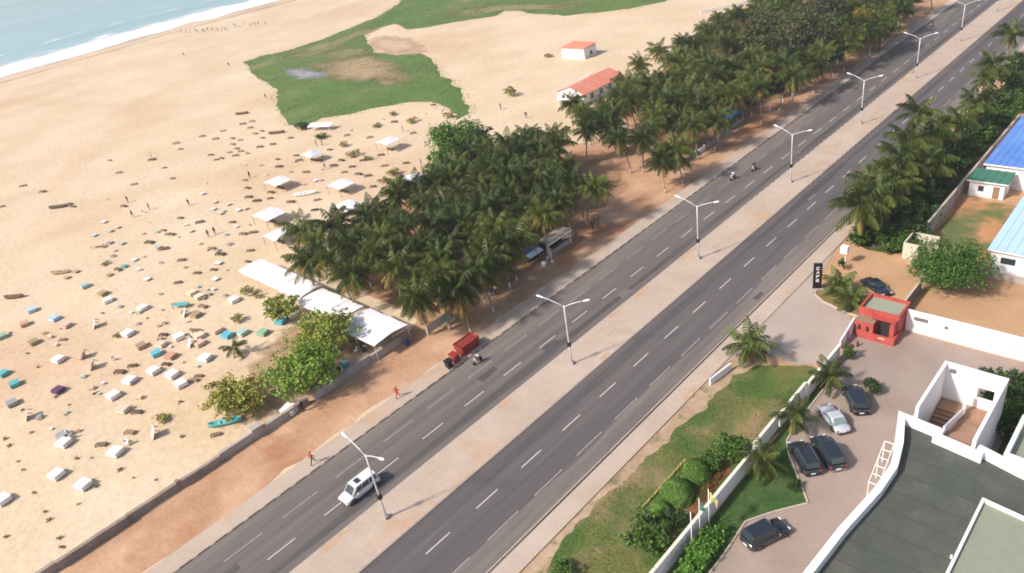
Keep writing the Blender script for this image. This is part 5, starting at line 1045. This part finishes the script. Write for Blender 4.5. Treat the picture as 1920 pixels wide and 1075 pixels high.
def board_top(w_, dp, nb=4, th=.06):
    """one connected slab of boards with grooves between them"""
    prof = []; st = w_/nb; g = .025
    for i in range(nb):
        x = -w_/2+i*st; e = (0, .006, -.004, .003)[i % 4]; prof += [(x+g/2, e), (x+st-g/2, e)] + ([(x+st-g/4, -.03), (x+st+g/4, -.03)] if i < nb-1 else [])
    n = len(prof); b = MB(); b.add([(x, -dp/2, z) for x, z in prof] + [(x, dp/2, z) for x, z in prof], [(i, i+1, n+i+1, n+i) for i in range(n-1)]); x0, x1 = prof[0][0], prof[-1][0]
    b.add([(x0, -dp/2, -th), (x1, -dp/2, -th), (x1, dp/2, -th), (x0, dp/2, -th), (x0, -dp/2, 0), (x1, -dp/2, 0), (x1, dp/2, 0), (x0, dp/2, 0)], [(3, 2, 1, 0), (0, 1, 5, 4), (1, 2, 6, 5), (2, 3, 7, 6), (3, 0, 4, 7)]); return b
TC = {'white': (.74, .70, .70), 'cream': (.66, .53, .40), 'teal': (.10, .38, .40), 'blue': (.10, .40, .50), 'paleblue': (.42, .55, .68), 'paleteal': (.38, .50, .46), 'green': (.26, .42, .28), 'orange': (.52, .33, .19), 'olive': (.34, .28, .13), 'purple': (.11, .045, .11), 'grey': (.30, .31, .31), 'pink': (.66, .44, .36), 'brown': (.38, .26, .17), 'red': (.50, .27, .19)}
TM = {k_: mat(k_+'_table_paint', v, .7, .1, 1.2, rand=.08) for k_, v in TC.items()}
TT = {}
def table(px, py, c, kind='table', label='', sz=1.0, rz=None, group=None):
    rz = U(-.5, .1) + R(20) if rz is None else rz; big = py > 500
    if kind == 'tilt':
        p = G(px, py); key = ('t', c)
        t = thing('overturned_table', label, 'table', (p.x, p.y, .74*sz), rz, group, sz); t.rotation_euler = (0, R(62), R(-118)+U(-.25, .25))
        if key not in TT: TT[key] = board_top(1.6, 1.6).mesh('tabletop', TM[c])
        obj('tabletop', TT[key], t, (0, 0, 0))
        for s1 in (-.62, .62):
            for s2 in (-.62, .62): obj('leg', LEGM, t, (s1, s2, -.06), (math.pi, 0, 0))
        return t
    w_, dp, h = {'table': (1.75, 1.55, .75), 'long': (3.0, 1.1, .72), 'low': (1.5, 1.1, .42)}[kind]; p = G(px, py, h)
    t = thing('beach_table', label, 'table', (p.x, p.y, 0), rz, group, sz); key = (kind, c)
    if key not in TT: TT[key] = board_top(w_, dp, 4 if kind == 'table' else 3).mesh('tabletop', TM[c])
    obj('tabletop', TT[key], t, (0, 0, h))
    if kind == 'table':
        ks = ('s', c)
        if ks not in TT:
            b = MB(); a_, d_ = w_/2-.03, dp/2-.03; q_ = [(-a_, -d_), (a_, -d_), (a_, d_), (-a_, d_)]; b.add([(x, y, h-.07) for x, y in q_] + [(x*1.03, y*1.03, .16) for x, y in q_], [(i, i+4, (i+1) % 4+4, (i+1) % 4) for i in range(4)]); TT[ks] = b.mesh('side_boards', TM[c])
        obj('side_boards', TT[ks], t)
    for s1 in (-1, 1):
        for s2 in (-1, 1): obj('leg', LEGM, t, (s1*(w_/2-.12), s2*(dp/2-.12), 0), None, (1, 1, (h-.05)/.70))
    return t
LEGM = MB().box((0, 0, .35), (.09, .09, .70)).mesh('leg', M_WOOD)
rnd = random.Random(5); U = rnd.uniform
WT = [(379, 362), (399, 391), (194, 415), (251, 486), (275, 522), (200, 560), (266, 574), (238, 622), (107, 671), (286, 692), (241, 710), (321, 699), (337, 716), (210, 738), (117, 827), (214, 844), (103, 886), (154, 905), (2, 933), (437, 559), (334, 628), (383, 668), (409, 492), (446, 393), (403, 522), (591, 337)]
WTt = [(179, 614), (176, 691), (348, 592), (358, 649), (54, 785), (290, 819)]
for i, (x, y) in enumerate(sorted(WT)): table(x, y, 'white', 'table' if y > 540 else 'low', 'upright white table on the sand, %s from the left' % nth(i+1), 1.0 if y > 600 else .95, group='white beach tables')
for i, (x, y) in enumerate(sorted(WTt)): table(x, y, 'white', 'tilt', 'white table tipped on its side, %s from the left' % nth(i+1), .95, group='tipped white tables')
CT = [('cream', [(219, 425), (357, 432), (427, 382), (459, 390), (300, 642), (358, 546), (372, 553), (229, 764), (402, 378), (372, 626)]), ('paleblue', [(176, 440), (58, 578), (100, 594)]), ('paleteal', [(206, 432), (228, 455), (296, 462), (157, 533), (452, 620)]), ('teal', [(232, 498), (3, 697), (25, 716)]), ('blue', [(291, 659), (424, 625), (525, 599)]), ('green', [(491, 620), (2, 627)]), ('olive', [(61, 638), (191, 547), (204, 514)]), ('orange', [(44, 604), (124, 519), (141, 508)]), ('grey', [(205, 454), (20, 752), (116, 812)]), ('pink', [(121, 607), (404, 616), (372, 640), (413, 399)]), ('purple', [(107, 728)]), ('brown', [(365, 587), (263, 645)]), ('red', [(318, 664)])]
for c, pts in CT:
    nm = {'paleblue': 'pale blue', 'paleteal': 'pale teal', 'blue': 'bright blue'}.get(c, c)
    for i, (x, y) in enumerate(sorted(pts)):
        lb = ('%s painted table on the sand, the only one of its colour' % nm) if len(pts) == 1 else '%s painted table on the sand, %s of that colour from the left' % (nm, nth(i+1))
        table(x, y, c, 'table' if y > 530 else 'low', lb, .92, group=None)
table(338, 570, 'teal', 'long', 'long teal table above the brown and white tables', 1.0, R(35)); table(181, 459, 'pink', 'long', 'long pinkish bench table on the upper beach', 1.0, R(35)); table(159, 671, 'cream', 'tilt', 'cream table tipped on its side left of the tipped white one', .9)
table(542, 765, 'white', 'table', 'white boarded table beside the gap in the concrete wall', 1.15, R(20))
# small boats pulled up on the sand
def boat(px, py, L, rz, m, label, min_=None):
    p = G(px, py, .3); t = thing('rowing_boat', label, 'boat', (p.x, p.y, 0), rz); b = MB(); n = 12; W = L*.24
    for i in range(n+1):
        u = -1+2*i/n; wd = W/2*(1-abs(u)**2.6)**.6 + .02; zt = .62+.22*u*u; x = u*L/2
        b.v += [(x, -wd, zt), (x, -wd*.72, .18), (x, 0, .06), (x, wd*.72, .18), (x, wd, zt), (x, wd*.86, zt), (x, wd*.58, .26), (x, 0, .20), (x, -wd*.58, .26), (x, -wd*.86, zt)]
    for i in range(n):
        for j in range(10): b.f.append((i*10+j, i*10+(j+1) % 10, (i+1)*10+(j+1) % 10, (i+1)*10+j)); b.m.append(0)
    b.build('hull', m, t, True)
    for u in (-.35, 0, .35): MB().box((u*L/2, 0, .5), (.22, W*.80, .05)).build('thwart', min_ or M_WOOD, t)
    return t
boat(422, 793, 4.4, R(52), TM['teal'], 'teal rowing boat under the yellow leaved tree', TM['paleteal']); boat(572, 364, 5.5, R(45), TM['white'], 'long white boat on the sand between the shades'); boat(27, 557, 4.2, R(40), M_WOODD, 'dark wooden boat with pale inside at the left edge', M_WOOD); boat(110, 388, 5.2, R(42), M_WOODD, 'long dark boat alone on the upper left sand'); boat(519, 249, 5.0, R(38), M_WOODD, 'long dark boat near the marsh tip'); boat(115, 511, 4.2, R(42), TM['brown'], 'brown boat beside the orange table'); boat(454, 213, 4.6, R(38), M_WOODD, 'farthest dark boat on the upper sand')
# brown benches, too alike to tell apart
BEN = [bm_mesh(slab_legs(1.9, .85, .48, .10, .16), 'wooden_bench', m) for m in (M_WOODD, M_WOOD)]; BEN2 = bm_mesh(slab_legs(2.6, 1.1, .55, .12, .2), 'wooden_bench', M_WOODD)
bl = [(43, 348), (80, 359), (2, 387), (137, 387), (232, 386), (306, 431), (315, 438), (280, 454), (306, 466), (221, 505), (466, 369), (481, 376), (506, 371), (508, 360), (545, 378), (594, 374), (590, 393), (338, 408), (374, 416), (435, 416), (321, 439), (456, 438), (474, 435), (396, 465), (413, 476), (469, 469), (340, 487), (369, 511), (542, 483), (333, 529), (379, 255), (404, 260), (330, 268), (338, 279), (418, 245), (472, 227), (469, 239), (395, 290), (441, 291), (444, 278), (436, 270), (436, 259), (491, 245), (492, 258), (544, 258), (405, 299), (415, 296), (323, 334), (459, 337), (464, 352), (523, 312), (573, 322), (618, 280), (285, 299), (251, 345), (308, 314), (511, 270), (487, 275), (555, 291), (650, 253), (693, 257), (774, 249), (739, 228), (812, 196), (761, 305), (689, 329), (699, 349), (645, 322), (672, 326), (660, 312), (714, 290), (248, 685), (311, 682), (306, 627), (117, 636), (224, 697), (372, 704), (243, 810), (189, 833), (368, 619), (380, 558), (380, 574), (363, 712), (404, 814), (256, 772), (131, 362+20), (205, 300), (223, 323), (455, 232), (450, 262), (478, 250), (430, 285), (452, 283), (400, 505), (465, 490), (520, 298), (560, 300), (600, 300), (625, 310), (640, 300), (680, 300), (720, 310)]
for i, (x, y) in enumerate(bl):
    p = G(x, y, .3); big = (x, y) in ((413, 476), (306, 466), (43, 348), (285, 299), (280, 454)); o = obj('wooden_bench', BEN2 if big else BEN[0 if rnd.random() < .65 else 1], None, (p.x, p.y, 0), (0, 0, U(-.4, .5)+R(30)), U(.66, .95))
    zn = ('upper beach', 'middle beach', 'lower beach')[0 if y < 305 else 1 if y < 500 else 2]; zi = sorted(e for e in bl if (0 if e[1] < 305 else 1 if e[1] < 500 else 2) == (0 if y < 305 else 1 if y < 500 else 2)).index((x, y))+1
    tag(o, 'small dark wooden bench, %s from the left on the %s' % (nth(zi), zn), 'bench', 'dark wooden benches on the beach')
# small stools and crates between the tables, in loose clusters
STOOL = [bm_mesh(slab_legs(.62, .5, .36, .07, .09), 'beach_stool', TM[c]) for c in ('cream', 'white', 'brown', 'pink', 'grey', 'paleteal')]
st_l = []; q = random.Random(41)
for cx, cy_, n_, sp_ in ((120, 640, 6, 45), (250, 600, 7, 50), (330, 600, 8, 45), (230, 720, 7, 60), (90, 800, 5, 50), (300, 470, 7, 55), (420, 430, 7, 50), (200, 470, 6, 40), (420, 560, 6, 40), (470, 320, 6, 45), (340, 660, 6, 45), (560, 330, 6, 40)):
    for _ in range(n_):
        e = (round(cx+q.gauss(0, sp_*.6)), round(cy_+q.gauss(0, sp_*.4)))
        if e[0] > 4 and e not in st_l: st_l.append(e)
for i, (x, y) in enumerate(st_l):
    p = G(x, y); o = obj('beach_stool', STOOL[q.randrange(6)], None, (p.x, p.y, 0), (0, 0, q.uniform(0, 3)), q.uniform(.8, 1.4)); tag(o, 'small low stool on the sand between the tables, %s from the left' % nth(sorted(st_l).index((x, y))+1), 'stool', 'small stools on the beach')
# white plastic chairs
cb = MB(); cb.box((0, 0, .43), (.5, .5, .05)); cb.box((-.25, 0, .72), (.05, .5, .52), M=Matrix.Rotation(-.2, 3, 'Y'))
CH_S = MB().box((0, 0, .43), (.5, .5, .05)).mesh('seat', M_WHITE); CH_B = MB().box((-.27, 0, .72), (.05, .5, .54), M=Matrix.Rotation(-.2, 3, 'Y')).mesh('backrest', M_WHITE); CH_L = MB().box((0, 0, .205), (.05, .05, .41)).mesh('leg', M_WHITE)
for x, y, lb in ((131, 815, 'upper white plastic chair beside the table at the lower left'), (134, 822, 'lower white plastic chair beside the table at the lower left'), (236, 831, 'white plastic chair beside the second nearest white table'), (239, 836, 'white plastic chair behind the second nearest white table'), (212, 676, 'white plastic chair left of the tipped tables'), (270, 400, 'white plastic chair between the dark figures on the upper beach'), (497, 590, 'white plastic chair beside the bright blue table under the marquee'), (686, 655, 'white plastic chair under the marquee end nearest the wall'), (668, 662, 'left white plastic chair outside the marquee end')):
    p = G(x, y); t = thing('plastic_chair', lb, 'chair', (p.x, p.y, 0), U(0, 6.28), 'white plastic chairs'); obj('seat', CH_S, t); obj('backrest', CH_B, t)
    for s1 in (-.2, .2):
        for s2 in (-.2, .2): obj('leg', CH_L, t, (s1, s2, 0))
# seedling palms and scrub on the sand
SD = []
for v in range(4):
    b = MB(); q = random.Random(500+v)
    for i in range(9): frond_into(b, .85*q.uniform(.7, 1.2), R(q.uniform(15, 70)), R(80), 600+v*20+i, i*2.4, Vector((0, 0, .25)), 0, 9, .07)
    b.tube([(0, 0, -.05), (0, 0, .3)], .05, 6); SD.append(b.mesh('seedling', mat('seedling_frond', (.26, .21, .075), .7, leaf=True, rand=.35)))
sl = [(105, 745), (130, 760), (124, 779), (42, 770), (17, 837), (44, 882), (172, 859), (251, 897), (225, 882), (34, 866), (10, 824), (145, 861), (59, 812), (177, 740), (64, 926), (85, 961), (92, 976), (112, 1010), (117, 1028), (12, 1008), (181, 913), (293, 901), (147, 946), (338, 755), (342, 820), (52, 664), (72, 689), (20, 625), (389, 345), (469, 423), (193, 589), (276, 598), (427, 508), (336, 446), (281, 418), (203, 374), (660, 245), (720, 225), (800, 215)]
for i, (x, y) in enumerate(sl):
    p = G(x, y); o = obj('palm_seedling', SD[i % 4], None, (p.x, p.y, 0), (0, 0, U(0, 6.28)), U(.30, .55)); tag(o, 'small yellowish palm seedling in the sand, %s from the left' % nth(sorted(sl).index((x, y))+1), 'seedling', 'palm seedlings planted in the sand')
BY = [leaf_crown(700+i, 1, 1, .6, 9, 900, .14, [M_LEAFY, M_LEAFO], .4, name='foliage')[0] for i in range(3)]
for i, (x, y, h, r) in enumerate(((662, 287, .9, 2.4), (707, 234, .7, 1.9), (737, 213, .6, 1.8), (772, 225, .8, 2.2), (737, 321, 1.0, 2.2), (642, 270, .8, 1.8), (839, 215, .9, 2.0), (196, 494, .5, 1.0), (444, 595, .8, 1.5), (218, 629, .4, 1.0), (302, 784, .5, 1.6), (460, 545, .9, 1.7), (478, 552, .8, 1.3), (690, 295, .6, 1.8), (1026, 104, .7, 2.0))): bush(x, y, h, r, 'yellowish scrub bush on the sand, %s of them from the left' % nth(1+sum(1 for e in ((662,), (707,), (737,), (772,), (737.5,), (642,), (839,), (196,), (444,), (218,), (302,), (460,), (478,), (690,), (1026,)) if e[0] < (x if (x, y) != (737, 321) else 737.5))), 'yellow scrub on the sand', mesh=BY[i % 3], name='scrub_bush')

# ------------------------------------------------------------------ thin warm sea haze
hz = MB(); hz.box((-500, 430, 37.0), (3000, 2300, 80.0)); hm = bpy.data.materials.new('sea_haze'); hm.use_nodes = True; hn = hm.node_tree; hn.nodes.clear()
ho = hn.nodes.new('ShaderNodeOutputMaterial'); hv = hn.nodes.new('ShaderNodeVolumePrincipled'); hv.inputs['Density'].default_value = .00030; hv.inputs['Color'].default_value = (.95, .93, .95, 1); hv.inputs['Anisotropy'].default_value = .3
hn.links.new(hv.outputs[0], ho.inputs['Volume']); struct(hz.build('haze', hm), 'stuff')
